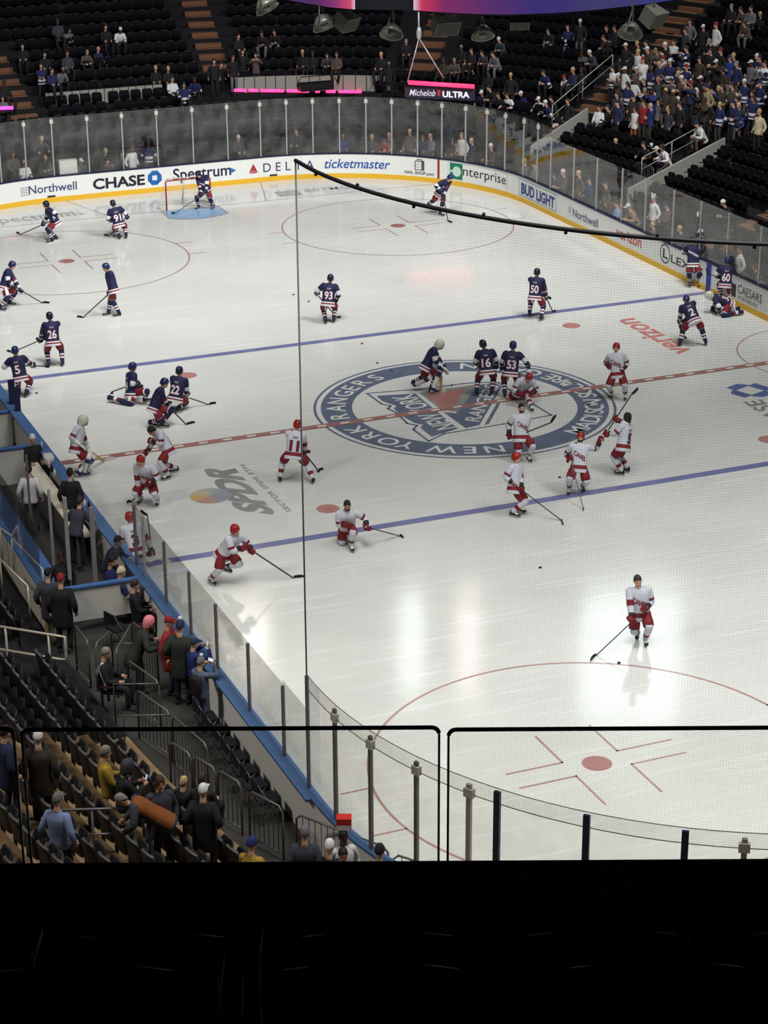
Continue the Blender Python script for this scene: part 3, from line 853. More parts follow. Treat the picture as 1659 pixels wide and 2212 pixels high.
def text_on_torso(text, f, prof, side, v0, h, wmax, bold=0.02, off=0.008, shear=0.0, slope=0.0, parent=None, mat=None, name='number', org=None):
    vs, fs, x0, x1, y0, y1 = glyphs(text, bold, 0.0)
    k = h / CAPH; kx = min(k, wmax / (x1 - x0))
    vs, fs = cut2d(vs, fs, 0.05 / kx)
    L = (f.neck - f.pel).length
    mb = MB(org)
    pts = []
    for x, y in vs:
        a = (x - (x0 + x1) / 2) * kx; v = v0 + y * k - slope * a
        t = v
        i = 0
        while i < len(prof) - 2 and prof[i + 1][0] < t:
            i += 1
        (t0, w0, d0), (t1, w1, d1) = prof[i], prof[i + 1]
        q = min(max((t - t0) / (t1 - t0), 0), 1); w = w0 + (w1 - w0) * q; d = d0 + (d1 - d0) * q
        c, la, fw = ring_at(f, t * L / 0.55, L)
        sx = max(-0.98, min(0.98, a / w))
        dd = d * (1 - abs(sx) ** 2.5) ** (1 / 2.5) + off
        pts.append(c + (la * -a - fw * 0 if side > 0 else la * a) + fw * dd * (1 if side > 0 else -1))
    mb.add(pts, fs)
    return mb.build(name, mat, parent, False)
def skate(root, f, i, foot, d, mats, lift=0.0):
    o = root.location
    d = V((d.x, d.y, 0)).normalized(); l = V((d.y, -d.x, 0))
    mb = MB(o)
    sec = [(-.115, .026, .05, .13), (-.09, .042, .042, .19), (-.03, .046, .042, .205), (.02, .045, .042, .16), (.07, .047, .042, .125), (.12, .048, .043, .112), (.165, .038, .047, .10), (.185, .018, .055, .085)]
    rings = []
    for s, w, z0, z1 in sec:
        c = foot + d * s
        rings.append([c + l * (w * math.cos(a)) * (1 if True else 0) + Z * ((z0 + z1) / 2 + (z1 - z0) / 2 * math.sin(a)) for a in (2 * math.pi * k / 12 for k in range(12))])
    mb.loft(rings, lambda a, b: 1 if a in (3, 4) and 1 <= b <= 4 else 0)
    sk = mb.build('skate', [mats[0], mats[2]], root)
    mb = MB(o); R = Matrix((d, -l, Z)).transposed()
    mb.box(foot + d * 0.03 + Z * 0.03, (0.25, 0.018, 0.03), R, 0); mb.box(foot + d * 0.03 + Z * 0.008, (0.30, 0.006, 0.016), R, 1)
    mb.build('blade', [mats[1], STEEL], sk, False)
def shoe(mb, foot, d, mat=0):
    d = V((d.x, d.y, 0)).normalized(); l = V((d.y, -d.x, 0)); rings = []
    for s, w, z1 in ((-.10, .03, .07), (-.07, .042, .10), (0.0, .045, .095), (.07, .048, .065), (.13, .045, .055), (.165, .022, .04)):
        c = foot + d * s
        rings.append([c + l * (w * math.cos(a)) + Z * (z1 / 2 + z1 / 2 * math.sin(a)) for a in (2 * math.pi * k / 10 for k in range(10))])
    mb.loft(rings, mat)

# ------------------------------------------------------------------ hockey players
R_BLUE, R_RED, R_WHITE = M('jersey_blue', (24, 27, 68), 0.7), M('home_red', (120, 28, 38), 0.7), M('home_white', (226, 222, 228), 0.7, var=0.04)
C_WHITE, C_RED, C_BLACK = M('jersey_white', (202, 204, 216), 0.7, var=0.05), M('away_red', (122, 24, 34), 0.7), M('away_black', (36, 30, 34), 0.6)
SKATE_BLACK, SKATE_WHITE, SKATE_GREY = M('skate_black', (28, 28, 32), 0.45), M('skate_white', (220, 220, 218), 0.4, var=0.03), M('skate_grey', (120, 122, 128), 0.45)
GLOVE_DARK, GLOVE_TRIM = M('glove_navy', (30, 34, 60), 0.6), M('glove_trim', (206, 204, 204), 0.6)
HEL_BLUE, HEL_DARK, HEL_RED = M('helmet_blue', (34, 46, 92), 0.3), M('helmet_dark', (30, 36, 54), 0.3), M('helmet_red', (158, 34, 34), 0.3)
STICK_BLACK, STICK_TAPE, STICK_WOOD, TAPE_BLACK = M('stick_black', (52, 50, 52), 0.4), M('stick_tape', (220, 214, 204), 0.7), M('stick_wood', (206, 178, 116), 0.5), M('tape_black', (24, 24, 26), 0.8)
PAD_WHITE, PAD_BLUE = M('pad_white', (222, 222, 216), 0.5), M('pad_blue', (40, 44, 104), 0.5)
HAIR = {'black': M('hair_black', (28, 22, 20), 0.7), 'brown': M('hair_brown', (58, 42, 34), 0.7), 'grey': M('hair_grey', (128, 122, 116), 0.7), 'blond': M('hair_blond', (186, 160, 110), 0.7)}
JP = [(-0.18, .236, .186), (-0.165, .242, .192), (-0.135, .240, .190), (-0.115, .238, .188), (-0.085, .232, .184), (-0.07, .23, .182), (-0.045, .226, .178), (-0.03, .222, .174), (0.02, .212, .162), (0.12, .207, .156), (0.22, .21, .156), (0.32, .222, .156), (0.42, .236, .150), (0.485, .236, .138), (0.53, .20, .115), (0.565, .135, .095), (0.59, .088, .084), (0.605, .070, .076)]

def joint(px, py, ref, hd, t=0.0):
    """point of a pixel ray on the upright plane through ref that faces the camera, t metres nearer to it"""
    d = ray(px, py); q = ref - hd * t
    k = hd.dot(q - CAM_LOC) / hd.dot(d)
    return CAM_LOC + d * k
def ray_near(px, py, target):
    d = ray(px, py); return CAM_LOC + d * d.dot(target - CAM_LOC)
def ray_sphere(px, py, c, r, prefer):
    d = ray(px, py); m = CAM_LOC - c; b = d.dot(m); q = b * b - (m.length_squared - r * r)
    if q <= 0:
        p = CAM_LOC + d * -b
        return c + (p - c).normalized() * r
    return max((CAM_LOC + d * (-b + s * math.sqrt(q)) for s in (-1, 1)), key=lambda p: (p - c).dot(prefer))

def make_stick(label, heel, toe, top, ice=True, kind='skater', mats=None, group=None):
    st = thing('goalie_stick' if kind == 'goalie' else 'hockey_stick', label, 'hockey stick', heel)
    o = st.location.copy()
    ax = (top - heel).normalized(); side = ax.cross(toe - heel).normalized() if (toe - heel).length > 1e-3 else ax.orthogonal()
    sm, bm_ = mats or (STICK_BLACK, TAPE_BLACK)
    R = Matrix((side, ax.cross(side) * -1, ax)).transposed()
    mb = MB(o); Ls = (top - heel).length
    if kind == 'goalie':
        mb.box(heel + ax * (Ls * 0.25 + 0.06), (0.02, 0.085, Ls * 0.5), R); mb.box(heel + ax * (Ls * 0.75), (0.02, 0.028, Ls * 0.5), R)
    else:
        mb.box(heel + ax * (Ls / 2), (0.022, 0.030, Ls), R)
    mb.build('shaft', sm, st, False)
    mb = MB(o); mb.box(top - ax * 0.09, (0.028, 0.036, 0.2), R); mb.ball(top, 0.02, 0, None, 8, 6)
    mb.build('grip_tape', STICK_TAPE, st, False)
    b = toe - heel; h = 0.075 if kind == 'skater' else 0.10
    vert = Z if ice else (ax - b.normalized() * ax.dot(b.normalized())).normalized()
    th = b.normalized().cross(vert).normalized() * 0.008
    rings = []
    for q in range(6):
        t = q / 5; c = heel + b * t + th * 3 * math.sin(t * 2.0)
        hh = h * (0.75 + 0.25 * math.sin(t * 3.1)) * (1 if t < 0.9 else 0.8)
        lo = vert * (0.004 if ice else -h * 0.3)
        rings.append([c + lo - th, c + lo + vert * hh - th, c + lo + vert * hh + th, c + lo + th])
    mb = MB(o); mb.loft(rings); mb.build('blade', bm_, st, False)
    return st

def player(label, team, num, face, fL, fR, hip, neck, head, stick=None, L=None, R=None, hface=None, hat='helmet', goalie=False, knees=(None, None), ht=0.0, hipt=0.0, fdir=(8, -8), front=False, skin=0, beard=False, lean=None, stlabel=None, hx=False, twist=0.0):
    """fL, fR: skates on the ice (px, py[, height]); hip, neck, head: pixels; stick = (heel, toe, top, hand on top 'L'/'R', low hand pixel or None, air)"""
    def fp(q):
        return at_z(q[0], q[1], q[2] if len(q) > 2 else 0.0)
    PL, PR = fp(fL), fp(fR)
    lows = [p for p in (PL, PR) if p.z < 0.05] or [PL]
    ref = sum(lows, V((0, 0, 0))) / len(lows)
    hd = V((ref.x - CAM_LOC.x, ref.y - CAM_LOC.y, 0)).normalized(); rt = V((hd.y, -hd.x, 0))
    fa = math.radians(face); F = -hd * math.cos(fa) + rt * math.sin(fa)
    hf = math.radians(face if hface is None else hface); hF = (-hd * math.cos(hf) + rt * math.sin(hf)) - Z * 0.2
    root = thing('goalkeeper' if goalie else 'hockey_player', label, 'person', V((ref.x, ref.y, 0)))
    org = root.location.copy()
    pel = joint(hip[0], hip[1], ref, hd, hipt)
    nk = ray_sphere(neck[0], neck[1], pel, 0.55, (lean if lean is not None else F * 0.7) + Z * 0.6)
    hc = ray_sphere(head[0], head[1], nk, 0.20, (nk - pel).normalized() + F * 0.3)
    sp = (nk - pel).normalized()
    lat = F.cross(Z)
    shs = [nk - lat * 0.2 - sp * 0.07, nk + lat * 0.2 - sp * 0.07]
    hands = [None, None]; grips = [None, None]
    if stick:
        (hx_, hy_), (tx_, ty_), (ax_, ay_), top, low, air = stick
        ti = 0 if top == 'L' else 1
        A = ray_near(ax_, ay_, shs[ti] + F * 0.28 - Z * 0.38)
        H = joint(hx_, hy_, ref, hd, (A - ref).dot(-hd)) if air else at_z(hx_, hy_)
        T = joint(tx_, ty_, ref, hd, (A - ref).dot(-hd)) if air else at_z(tx_, ty_)
        if (T - H).length > 0.33: T = H + (T - H).normalized() * 0.32
        ax = (A - H).normalized(); A = A + ax * 0.06
        hands[ti] = A - ax * 0.08; grips[ti] = ax
        if low:
            d = ray(*low); n = d.cross(ax).cross(d)
            k = n.dot(CAM_LOC - H) / n.dot(ax)
            k = max(0.35, min(k, (A - H).length - 0.3))
            hands[1 - ti] = H + ax * k; grips[1 - ti] = ax
        make_stick(stlabel or 'stick of the ' + ' '.join(label.split()[:12]), H, T, A, not air, 'goalie' if goalie else 'skater', (STICK_WOOD, STICK_TAPE) if goalie else (STICK_BLACK, STICK_TAPE) if stlabel else None)
    for i, q in ((0, L), (1, R)):
        if q is not None:
            tgt = shs[i] + F * (q[2] if len(q) > 2 else 0.15) - Z * 0.4
            hands[i] = ray_near(q[0], q[1], tgt)
        if hands[i] is None:
            hands[i] = shs[i] + F * 0.3 - Z * 0.42 + lat * (0.12 if i == 0 else -0.12)
        v = hands[i] - shs[i]
        if v.length > 0.68 and not (stick and grips[i] is not None):
            hands[i] = ray_near(q[0], q[1], shs[i] + v.normalized() * 0.6) if q else shs[i] + v.normalized() * 0.6
    fd = [Matrix.Rotation(math.radians(fdir[0]), 3, 'Z') @ F, Matrix.Rotation(math.radians(fdir[1]), 3, 'Z') @ F]
    ank = [PL + Z * 0.13 - fd[0] * 0.05, PR + Z * 0.13 - fd[1] * 0.05]
    kn = [at_z(k[0], k[1], k[2]) if k else None for k in knees]
    f = solve(pel, nk, hc, F, ank, hands, hF, lsh=0.2, lhip=0.11, knees=kn, twist=twist, shd=0.05)
    home = team == 'home'
    mb = MB(org); body_mesh(mb, f, 0.72, 1.08)
    mb.build('body', [SKIN[skin], EYE, LIP], root)
    # jersey
    prof = JP
    if home:
        js = [R_BLUE, R_WHITE, R_RED]
        hem = lambda i, j: 1 if i < 3 or i in (5, 6) else 2 if i in (3, 4) else 0
        slv = lambda t, j: 1 if 0.50 < t < 0.56 or 0.62 < t < 0.68 else 2 if 0.56 <= t <= 0.62 else 0
    else:
        js = [C_WHITE, C_RED, C_BLACK]
        hem = lambda i, j: 0 if i < 4 else 1 if i in (4, 5, 6, 7) else 0
        slv = lambda t, j: 1 if 0.46 < t < 0.62 else 0
    mb = MB(org); mb.loft(torso_rings(f, prof), hem)
    for i in (0, 1):
        sh = f.sh[i]; inn = sh.lerp(f.neck, 0.35) - f.sp * 0.03; wv = (f.hand[i] - f.elb[i]).normalized()
        mb.ball(sh, (.098, .098, .092), 0, None, 12, 8)
        limb(mb, [inn, sh, f.elb[i], f.hand[i] - wv * 0.13], [.085, .098, .082, .064], 12, slv, 5)
    jer = mb.build('jersey', js, root)
    if num:
        lb = [R_WHITE, R_RED] if home else [C_RED, C_BLACK]
        text_on_torso(num, f, prof, -1, 0.06, 0.27, 0.30, 0.06, 0.006, parent=jer, mat=lb[1], name='number_outline', org=org)
        text_on_torso(num, f, prof, -1, 0.066, 0.255, 0.27, 0.025, 0.010, parent=jer, mat=lb[0], name='number', org=org)
        text_on_torso('IIIIIII', f, prof, -1, 0.385, 0.055, 0.26, 0.03, 0.008, parent=jer, mat=M('name_bar_home', (176, 160, 180), 0.7) if home else M('name_bar_away', (110, 96, 120), 0.7), name='name_bar', org=org)
    if front:
        text_on_torso('RANGERS' if home else 'CANES', f, prof, 1, 0.24 if home else 0.2, 0.09 if home else 0.13, 0.36 if home else 0.30, 0.03, 0.008, slope=0.55, parent=jer, mat=R_WHITE if home else C_RED, name='chest_lettering', org=org)
    # breezers
    pm = [R_RED, R_WHITE, PAD_BLUE] if home else [C_RED, C_WHITE, C_BLACK]
    mb = MB(org); L_ = (f.neck - f.pel).length
    mb.loft([oval(f.pel + f.sp * t, f.lat, f.fwd, w, d, 20, 2.3) for t, w, d in ((-0.13, .12, .10), (-0.08, .185, .14), (0.02, .19, .15), (0.12, .18, .14))], 0)
    for i in (0, 1):
        h, k = f.hip[i], f.knee[i]; u = (k - h).normalized(); e = k - u * 0.05
        pts = [h + Z * 0.02, h + u * 0.12, h.lerp(e, 0.7), e - u * 0.012, e]
        mb.tube(pts, [.085, .108, .126, .122, .112], 14, lambda a, b: 1 if (home and a == 3) or (home and b in ((6,) if i == 0 else (0, 13))) else 0)
    mb.build('breezers', pm, root)
    # socks, or the big leg pads of a goalkeeper
    for i in (0, 1):
        mb = MB(org); k, a = f.knee[i], f.ank[i]; u = (a - k).normalized()
        st = (lambda t, j: 1 if 0.5 < t < 0.58 or 0.66 < t < 0.74 else 2 if 0.58 <= t <= 0.66 else 0) if home else (lambda t, j: 1 if 0.6 < t < 0.78 else 0)
        if goalie:
            fw = f.F - u * f.F.dot(u); fw = fw.normalized() if fw.length > 0.1 else f.fwd; la = u.cross(fw)
            rg = []
            for t, w, d in ((-0.22, .11, .05), (-0.15, .13, .07), (0.0, .14, .085), (0.2, .135, .075), (0.36, .135, .07), (0.46, .12, .07), (0.52, .09, .05)):
                rg.append(oval(k + u * t + fw * 0.07, la, fw, w, d, 16, 5))
            mb.loft(rg, lambda q, j: 1 if q in (1, 4) or (not home and q in (2, 3) and j % 3) else 0)
            mb.build('leg_pad', [PAD_WHITE, PAD_BLUE], root)
            mb = MB(org)
        limb(mb, [k - u * 0.08 + (k - f.hip[i]).normalized() * -0.03, k, k + u * 0.16, a + u * 0.0], [.078, .088, .084, .056], 12, st, 6)
        mb.build('sock', [R_BLUE, R_WHITE, R_RED] if home else [C_WHITE, C_RED, C_BLACK], root)
        skate(root, f, i, (PL, PR)[i], fd[i], (SKATE_BLACK, SKATE_WHITE, SKATE_WHITE if not home else SKATE_GREY))
        # gloves
        mb = MB(org); arm = (f.hand[i] - f.elb[i]).normalized()
        g = grips[i] if grips[i] is not None else f.latS.cross(arm)
        gm = [GLOVE_DARK, GLOVE_TRIM] if home else [C_RED, C_BLACK]
        cu = f.hand[i] - arm * 0.07
        mb.tube([cu - arm * 0.12, cu - arm * 0.06, cu - arm * 0.02], [.074, .07, .056], 12, 1)
        hand(mb, f.hand[i], arm, g, 0, 1.75)
        if goalie and i == 1:
            mb.box(f.hand[i] + arm * 0.02 - f.fwd * -0.05, (0.2, 0.05, 0.34), Matrix((f.latS, arm.cross(f.latS).normalized(), arm)).transposed(), 1)
        if goalie and i == 0:
            mb.ball(f.hand[i] + arm * 0.06, (0.15, 0.07, 0.17), 1, Matrix((f.latS, arm.cross(f.latS).normalized(), arm)).transposed(), 12, 8)
        mb.build('glove', gm if not goalie else [gm[0], PAD_WHITE], root)
    # head gear
    mb = MB(org)
    if hat == 'helmet':
        hm = HEL_RED if not home else (HEL_BLUE if hash(label) % 2 else HEL_DARK)
        vent = lambda i, j: 1 if i in (2, 3) and j in (4, 8, 16, 20) else 0
        shell(mb, f, 0.045, -0.045, -0.07, .105, .125, .142, 1.08, vents=vent)
        up, fw, la = head_axes(f)
        mb.tube([f.head + la * s * .098 * 1 + up * -0.03 for s in (-1,)] + [f.head + fw * .07 - up * .125] + [f.head + la * .098 - up * .03], .006, 5, 1)
        mb.build('helmet', [hm, TAPE_BLACK], root)
    elif hat == 'mask':
        shell(mb, f, -0.02, -0.13, -0.09, .118, .14, .15, 1.08)
        up, fw, la = head_axes(f)
        mb.ball(f.head + fw * 0.045 - up * 0.075, (.085, .085, .075), 0, Matrix((la, fw, up)).transposed())
        for z in (-0.05, -0.02, 0.01):
            mb.tube([f.head + (la * math.sin(a) * .10 + fw * math.cos(a) * .142) + up * z for a in np.linspace(-0.9, 0.9, 7)], .006, 5, 1)
        for a in (-0.6, -0.2, 0.2, 0.6):
            mb.tube([f.head + la * math.sin(a) * .10 + fw * math.cos(a) * .142 + up * z for z in (-0.08, 0.03)], .006, 5, 1)
        mb.build('goalie_mask', [M('mask_pale', (206, 204, 190), 0.35), STEEL_DARK], root)
    elif hat.startswith('cap'):
        shell(mb, f, 0.04, 0.02, -0.03, .09, .11, .13, 1.08)
        up, fw, la = head_axes(f); mb.box(f.head + fw * 0.14 + up * 0.048, (0.14, 0.11, 0.012), Matrix((la, fw, up)).transposed())
        mb.build('cap', HEL_DARK, root)
    else:
        shell(mb, f, 0.062, 0.005 if hat[0] != 'L' else -0.1, -0.075 if hat[0] != 'L' else -0.2, .086, .108, .134, 1.08)
        mb.build('hair', HAIR[hat.strip('L')], root)
    if beard:
        mb = MB(org); up, fw, la = head_axes(f)
        rg = [[f.head + up * z + la * math.sin(a) * (w * 1.08 + .006) + fw * (math.cos(a) * (d * 1.08 + .006) + o) for a in np.linspace(-1.5, 1.5, 11)] for z, w, d, o in ((-.118, .045, .068, 0), (-.10, .054, .086, .007), (-.075, .066, .092, .006), (-.05, .071, .086, .004))]
        mb.loft(rg, 0, caps=False, closed=False); mb.build('beard', HAIR['black'], root)
    return root

pl = player
pl('player by the goal mouth with helmet bowed, home blue, beside the left post', 'home', '20', -25, (461.5, 452), (427.7, 453), (443, 409), (436, 381), (428, 377), ((378, 461), (371, 463), (446, 414), 'L', (440, 411), False), front=True)
pl('blue skater leaning over his stick toward the left edge below the goal', 'home', '8', -75, (110, 525), (119, 520), (119, 478), (103, 451), (99.5, 442), ((43, 507), (30, 502), (115, 475), 'L', (96, 488), False))
pl('blue player with number 91 on his back in front of the goal', 'home', '91', 188, (258, 517), (273, 515.5), (255.5, 481), (246, 444), (241.5, 433.5), ((235, 511), (224, 509.5), (275, 468), 'R', None, False), L=(238, 476, .25))
pl('blue skater cut by the photo edge, gliding with stick out to the right', 'home', '24', 75, (23.5, 660.5), (3, 672), (10, 617), (21, 578), (29, 569.5), ((92, 655), (107.5, 655), (30, 618), 'R', (46, 626), False))
pl('blue player in profile with a long stick in the far left circle', 'home', '13', -72, (232, 682), (255, 684.5), (244, 623), (234, 584), (227.5, 575), ((178, 687), (165.5, 686), (247, 624), 'R', (238, 634), False))
pl('blue player with number 26 on his back standing with legs apart', 'home', '26', 180, (105, 793), (136, 790.5), (114, 735), (108.5, 684), (105, 673), ((24, 762), (14, 760), (101, 729), 'R', (87, 734), False))
pl('blue player with number 5 on his back next to the dark bench posts', 'home', '5', 165, (42, 856), (58, 858), (43, 811), (31, 752), (29.5, 739.5), ((97, 791), (107, 791.5), (16, 789), 'L', (72, 791), True))
pl('kneeling blue player stretching one leg in front of the far blue line', 'home', '4', 112, (316, 869), (240, 866, 0.05), (284, 847), (284, 794), (289, 780), ((243, 846), (239, 850), (298, 826), 'R', None, True), knees=((318, 846, 0.45), (281, 872, 0.07)))
pl('bent blue player nearest the red line, reaching forward with his stick', 'home', '17', 65, (353, 924), (328, 921), (334, 879), (351, 832), (359.5, 820), ((403, 918), (420, 913), (352, 866), 'L', (364, 890), False), twist=0.2)
pl('blue player with number 22 on his back, stick pointing right', 'home', '22', 155, (362, 889), (384.5, 891), (380, 856), (389, 810), (387.5, 797), ((452, 874.6), (466, 871.5), (402, 857), 'R', None, False))
pl('blue player with number 93 on his back just right of the net edge', 'home', '93', 178, (703, 699), (721.5, 697), (709, 650), (713, 600), (715.5, 589), ((729.5, 687.5), (735, 686), (683, 634), 'L', None, False), R=(725, 647, .1))
pl('blue skater striding beneath the black cable near the corner boards', 'home', '28', 42, (953, 467), (927, 447, 0.3), (952, 414), (964, 391), (972, 384.5), ((968, 479), (978, 481.8), (955, 410), 'R', (964, 421), False), front=True)
pl('home goalie in white pads bent over the shield at centre ice', 'home', '31', 82, (934, 849), (896, 834, 0.15), (921, 789), (944, 744), (954.5, 740), ((951, 847), (963, 845), (955, 792), 'R', None, False), L=(960, 796, .3), hat='mask', goalie=True)
pl('blue player with number 16 on his back standing on the shield', 'home', '16', 176, (1029, 854.7), (1062.6, 852.8), (1052, 797), (1048, 752), (1042, 741), None, L=(1034, 790, .25), R=(1071, 790, .25), hface=200)
pl('blue player with number 53 on his back beside the number 16 player', 'home', '53', 178, (1090, 858.3), (1113, 856.5), (1104, 801), (1108.5, 747), (1109, 734.5), ((1046, 796), (1040, 797), (1086, 794), 'L', None, True), R=(1139.5, 790, .12))
pl('blue player with number 50 on his back standing on the far blue line', 'home', '50', 165, (1144, 685), (1170, 693), (1156, 637), (1160, 592), (1161, 577.5), ((1195, 675), (1199, 673), (1176, 634), 'L', (1181, 631), False))
pl('blue player by the far right boards lifting his stick upright', 'home', '61', 6, (1508.6, 620.7), (1490, 619), (1497.5, 566), (1498, 524), (1495, 512), ((1508, 468), (1508.5, 457), (1506, 508), 'L', None, True), R=(1489, 548, .12), hat='brown', front=True, stlabel='hockey stick raised upright with a white blade by the right boards')
pl('blue player with number 60 on his back leaning at the right boards', 'home', '60', 182, (1557, 650), (1573, 658), (1567, 611), (1572, 562), (1572.5, 550), ((1529, 593), (1525.5, 580), (1582, 601), 'R', (1547, 596), True))
pl('home goalie kneeling and stretching on the ice by the right boards', 'home', '30', -95, (1599, 681), (1592, 673), (1572, 656), (1541, 643), (1532, 638), None, L=(1546, 672, .2), R=(1541, 668, .3), hat='mask', knees=((1563, 681, 0.08), (1560, 676, 0.08)), lean=V((-0.6, 0, -0.1)))
pl('blue player with number 2 crouching with his back turned near the right ad', 'home', '2', 185, (1467.7, 747.5), (1524.5, 746), (1498, 689), (1484, 657), (1482.5, 647.5), ((1480, 731), (1484, 732), (1468, 694), 'L', (1470, 708), False))
pl('away goalie with pale mask beside the bench boards on the red line', 'away', '31', 72, (170.6, 1028.5), (182.4, 1027), (165, 966), (172.5, 917), (181.5, 905), ((226, 997), (252, 991), (172, 962), 'R', (193, 975), False), hat='mask', goalie=True)
pl('bareheaded away player bent low behind a red helmeted teammate', 'away', '58', -68, (361, 1037), (378, 1021), (362, 972), (339, 928), (328, 930.5), ((308, 1004), (300, 1010), (325, 952), 'L', (322, 979), False), hat='black')
pl('red helmeted white player facing out beside the curved bench glass', 'away', '27', -18, (341, 1091), (304, 1087), (318, 1037), (311, 1006), (304, 995), ((283, 1085), (275, 1088), (322, 1043), 'L', (297, 1063), False), front=True)
pl('white player behind the side glass with stick over his shoulder', 'away', '3', 195, (286, 1244), (302, 1242), (292, 1184), (281, 1126), (278.5, 1108), ((318, 1112), (304, 1101), (329, 1196), 'R', None, True), L=(277, 1160, .25))
pl('white player with number 11 on his back gliding wide legged', 'away', '11', 180, (604.6, 1040), (677, 1043.7), (634, 978), (641, 921), (644, 908), ((688.4, 1017.6), (697, 1014), (648, 966), 'L', (659, 979), False))
pl('white player sprinting with the puck at the end of his stick', 'away', '36', 40, (489, 1236, 0.3), (457, 1262), (486, 1192), (509, 1159), (508, 1145.5), ((634, 1249), (655.7, 1246), (527, 1178), 'R', (541, 1193), False))
pl('bareheaded white player down on one knee at the near blue line', 'away', '48', 5, (759.6, 1190), (742, 1152, 0.05), (750, 1140), (750, 1106), (750, 1092), ((864, 1158), (873, 1163), (793, 1139), 'L', None, False), R=(752, 1134, .28), hat='black', skin=1, knees=((762, 1152, 0.5), (739, 1171, 0.08)), beard=True, front=True)
pl('red helmeted white player standing at the right of the centre ring', 'away', '38', -8, (1351, 863.4), (1320, 859), (1334, 805), (1330.5, 760), (1331.5, 744.5), None, R=(1317, 791, .22), L=(1345, 800, .22), front=True)
pl('white player folded over at the waist behind the dark haired teammate', 'away', '52', 10, (1147, 887), (1114, 853), (1125, 842), (1137, 822), (1142.5, 816), None, L=(1149, 850, .3), R=(1128, 852, .3), hipt=-0.15)
pl('dark haired bearded white player with his stick held across', 'away', '37', 18, (1142, 996.6), (1119.4, 990.5), (1126, 941), (1126, 888), (1127, 874.5), ((1191, 912.6), (1201, 896), (1122, 940), 'L', (1164, 922), True), R=(1101, 943, .05), hat='black', beard=True, front=True)
pl('red helmeted white player in profile nearest the near blue line', 'away', '77', 62, (1110, 1117), (1124, 1107), (1112, 1052), (1115.5, 988), (1116, 974.5), ((1213, 1124.6), (1221, 1140), (1111, 1046), 'R', (1121, 1057), False))
pl('red helmeted white player stretching one arm out to his teammate', 'away', '14', 4, (1259, 1061), (1229, 1067), (1250, 1006), (1254, 949), (1255, 929), ((1261, 1101), (1262, 1104), (1232, 989), 'R', None, False), L=(1298.8, 949.5, .1), beard=True, front=True)
pl('long haired white player holding his stick up toward his teammate', 'away', '5', -118, (1340, 1027), (1352.5, 1020), (1347, 961), (1354, 906), (1357, 891), ((1365, 851), (1378, 838), (1309, 937), 'L', (1330, 903), True), hat='Lblack')
pl('bareheaded white player alone at the near faceoff circle', 'away', '8', 2, (1394, 1393), (1377, 1379), (1384, 1321), (1379.5, 1271), (1377.5, 1255), ((1287, 1416.6), (1277, 1430), (1394, 1316), 'L', (1364, 1340), False), hat='brown', skin=0, front=True, hface=15)
# ------------------------------------------------------------------ bowl of the stands
BA, BB, BN = 15.6, 33.2, 3.4
def _bowl():
    t = np.linspace(0, 2 * np.pi, 16001)[:-1]
    x = BA * np.sign(np.sin(t)) * np.abs(np.sin(t)) ** (2 / BN); y = BB * np.sign(np.cos(t)) * np.abs(np.cos(t)) ** (2 / BN)
    pts = np.stack([x, y], 1); sl = np.concatenate([[0], np.cumsum(np.hypot(*np.diff(np.vstack([pts, pts[:1]]), axis=0).T))])
    s = np.linspace(0, sl[-1], 4001)[:-1]
    P = np.stack([np.interp(s, sl, np.append(x, x[0])), np.interp(s, sl, np.append(y, y[0]))], 1)
    T = np.roll(P, -3, 0) - np.roll(P, 3, 0); T /= np.hypot(T[:, 0], T[:, 1])[:, None]
    return s, P, np.stack([-T[:, 1], T[:, 0]], 1), sl[-1]
BS, BP, BNRM, BLEN = _bowl()
def bowl(s, d, z=0.0):
    i = int(round((s % BLEN) / BLEN * 4000)) % 4000
    return V((BP[i, 0] + BNRM[i, 0] * d, BP[i, 1] + BNRM[i, 1] * d, z)), V((BNRM[i, 0], BNRM[i, 1], 0))
def bowl_sd(x, y):
    q = np.hypot(BP[:, 0] - x, BP[:, 1] - y); i = int(np.argmin(q))
    d = (x - BP[i, 0]) * BNRM[i, 0] + (y - BP[i, 1]) * BNRM[i, 1]
    return float(BS[i]), float(d)
TREAD = 0.85
def zrow(k):
    return 0.0 if k < 0 else 0.25 + 0.27 * k if k <= 6 else 0.25 + 0.27 * 6 + 0.38 * (k - 6)
def stand_hit(px, py, h, doff=0.0):
    """pixel of a point h above the row floor -> (point, row)"""
    best = None
    for k in range(-1, 21):
        q = at_z(px, py, zrow(k) + h); s, d = bowl_sd(q.x, q.y)
        e = abs(d - (TREAD * (k + 0.5) + doff))
        if best is None or e < best[0]:
            best = (e, q, k, s, d)
    return best[1:]
TERR, TAN, AISLE, PARAPET = M('terrace_dark', (21, 20, 26), 0.9), M('terrace_tan', (142, 116, 86), 0.85, scale=2), M('aisle_brown', (118, 80, 58), 0.85, scale=2), M('parapet_grey', (150, 150, 144), 0.7)
mb = MB(); prof = [(0, 0)]
for k in range(21):
    prof += [(TREAD * k, zrow(k)), (TREAD * (k + 1), zrow(k))]
rings = []
for i in range(0, 4000, 16):
    rings.append([V((BP[i, 0] + BNRM[i, 0] * d, BP[i, 1] + BNRM[i, 1] * d, z)) for d, z in prof])
rings.append(rings[0]); n_ = len(prof)
cy_ = [r[0].y for r in rings]; cx_ = [r[0].x for r in rings]
mb.loft(rings, lambda i, j: 1 if (cx_[i] < 0 and cy_[i] < -17.2 and j % 2 == 1) else 0, caps=False, closed=False)
struct(mb.build('stand_terrace', [TERR, TAN], smooth=False))

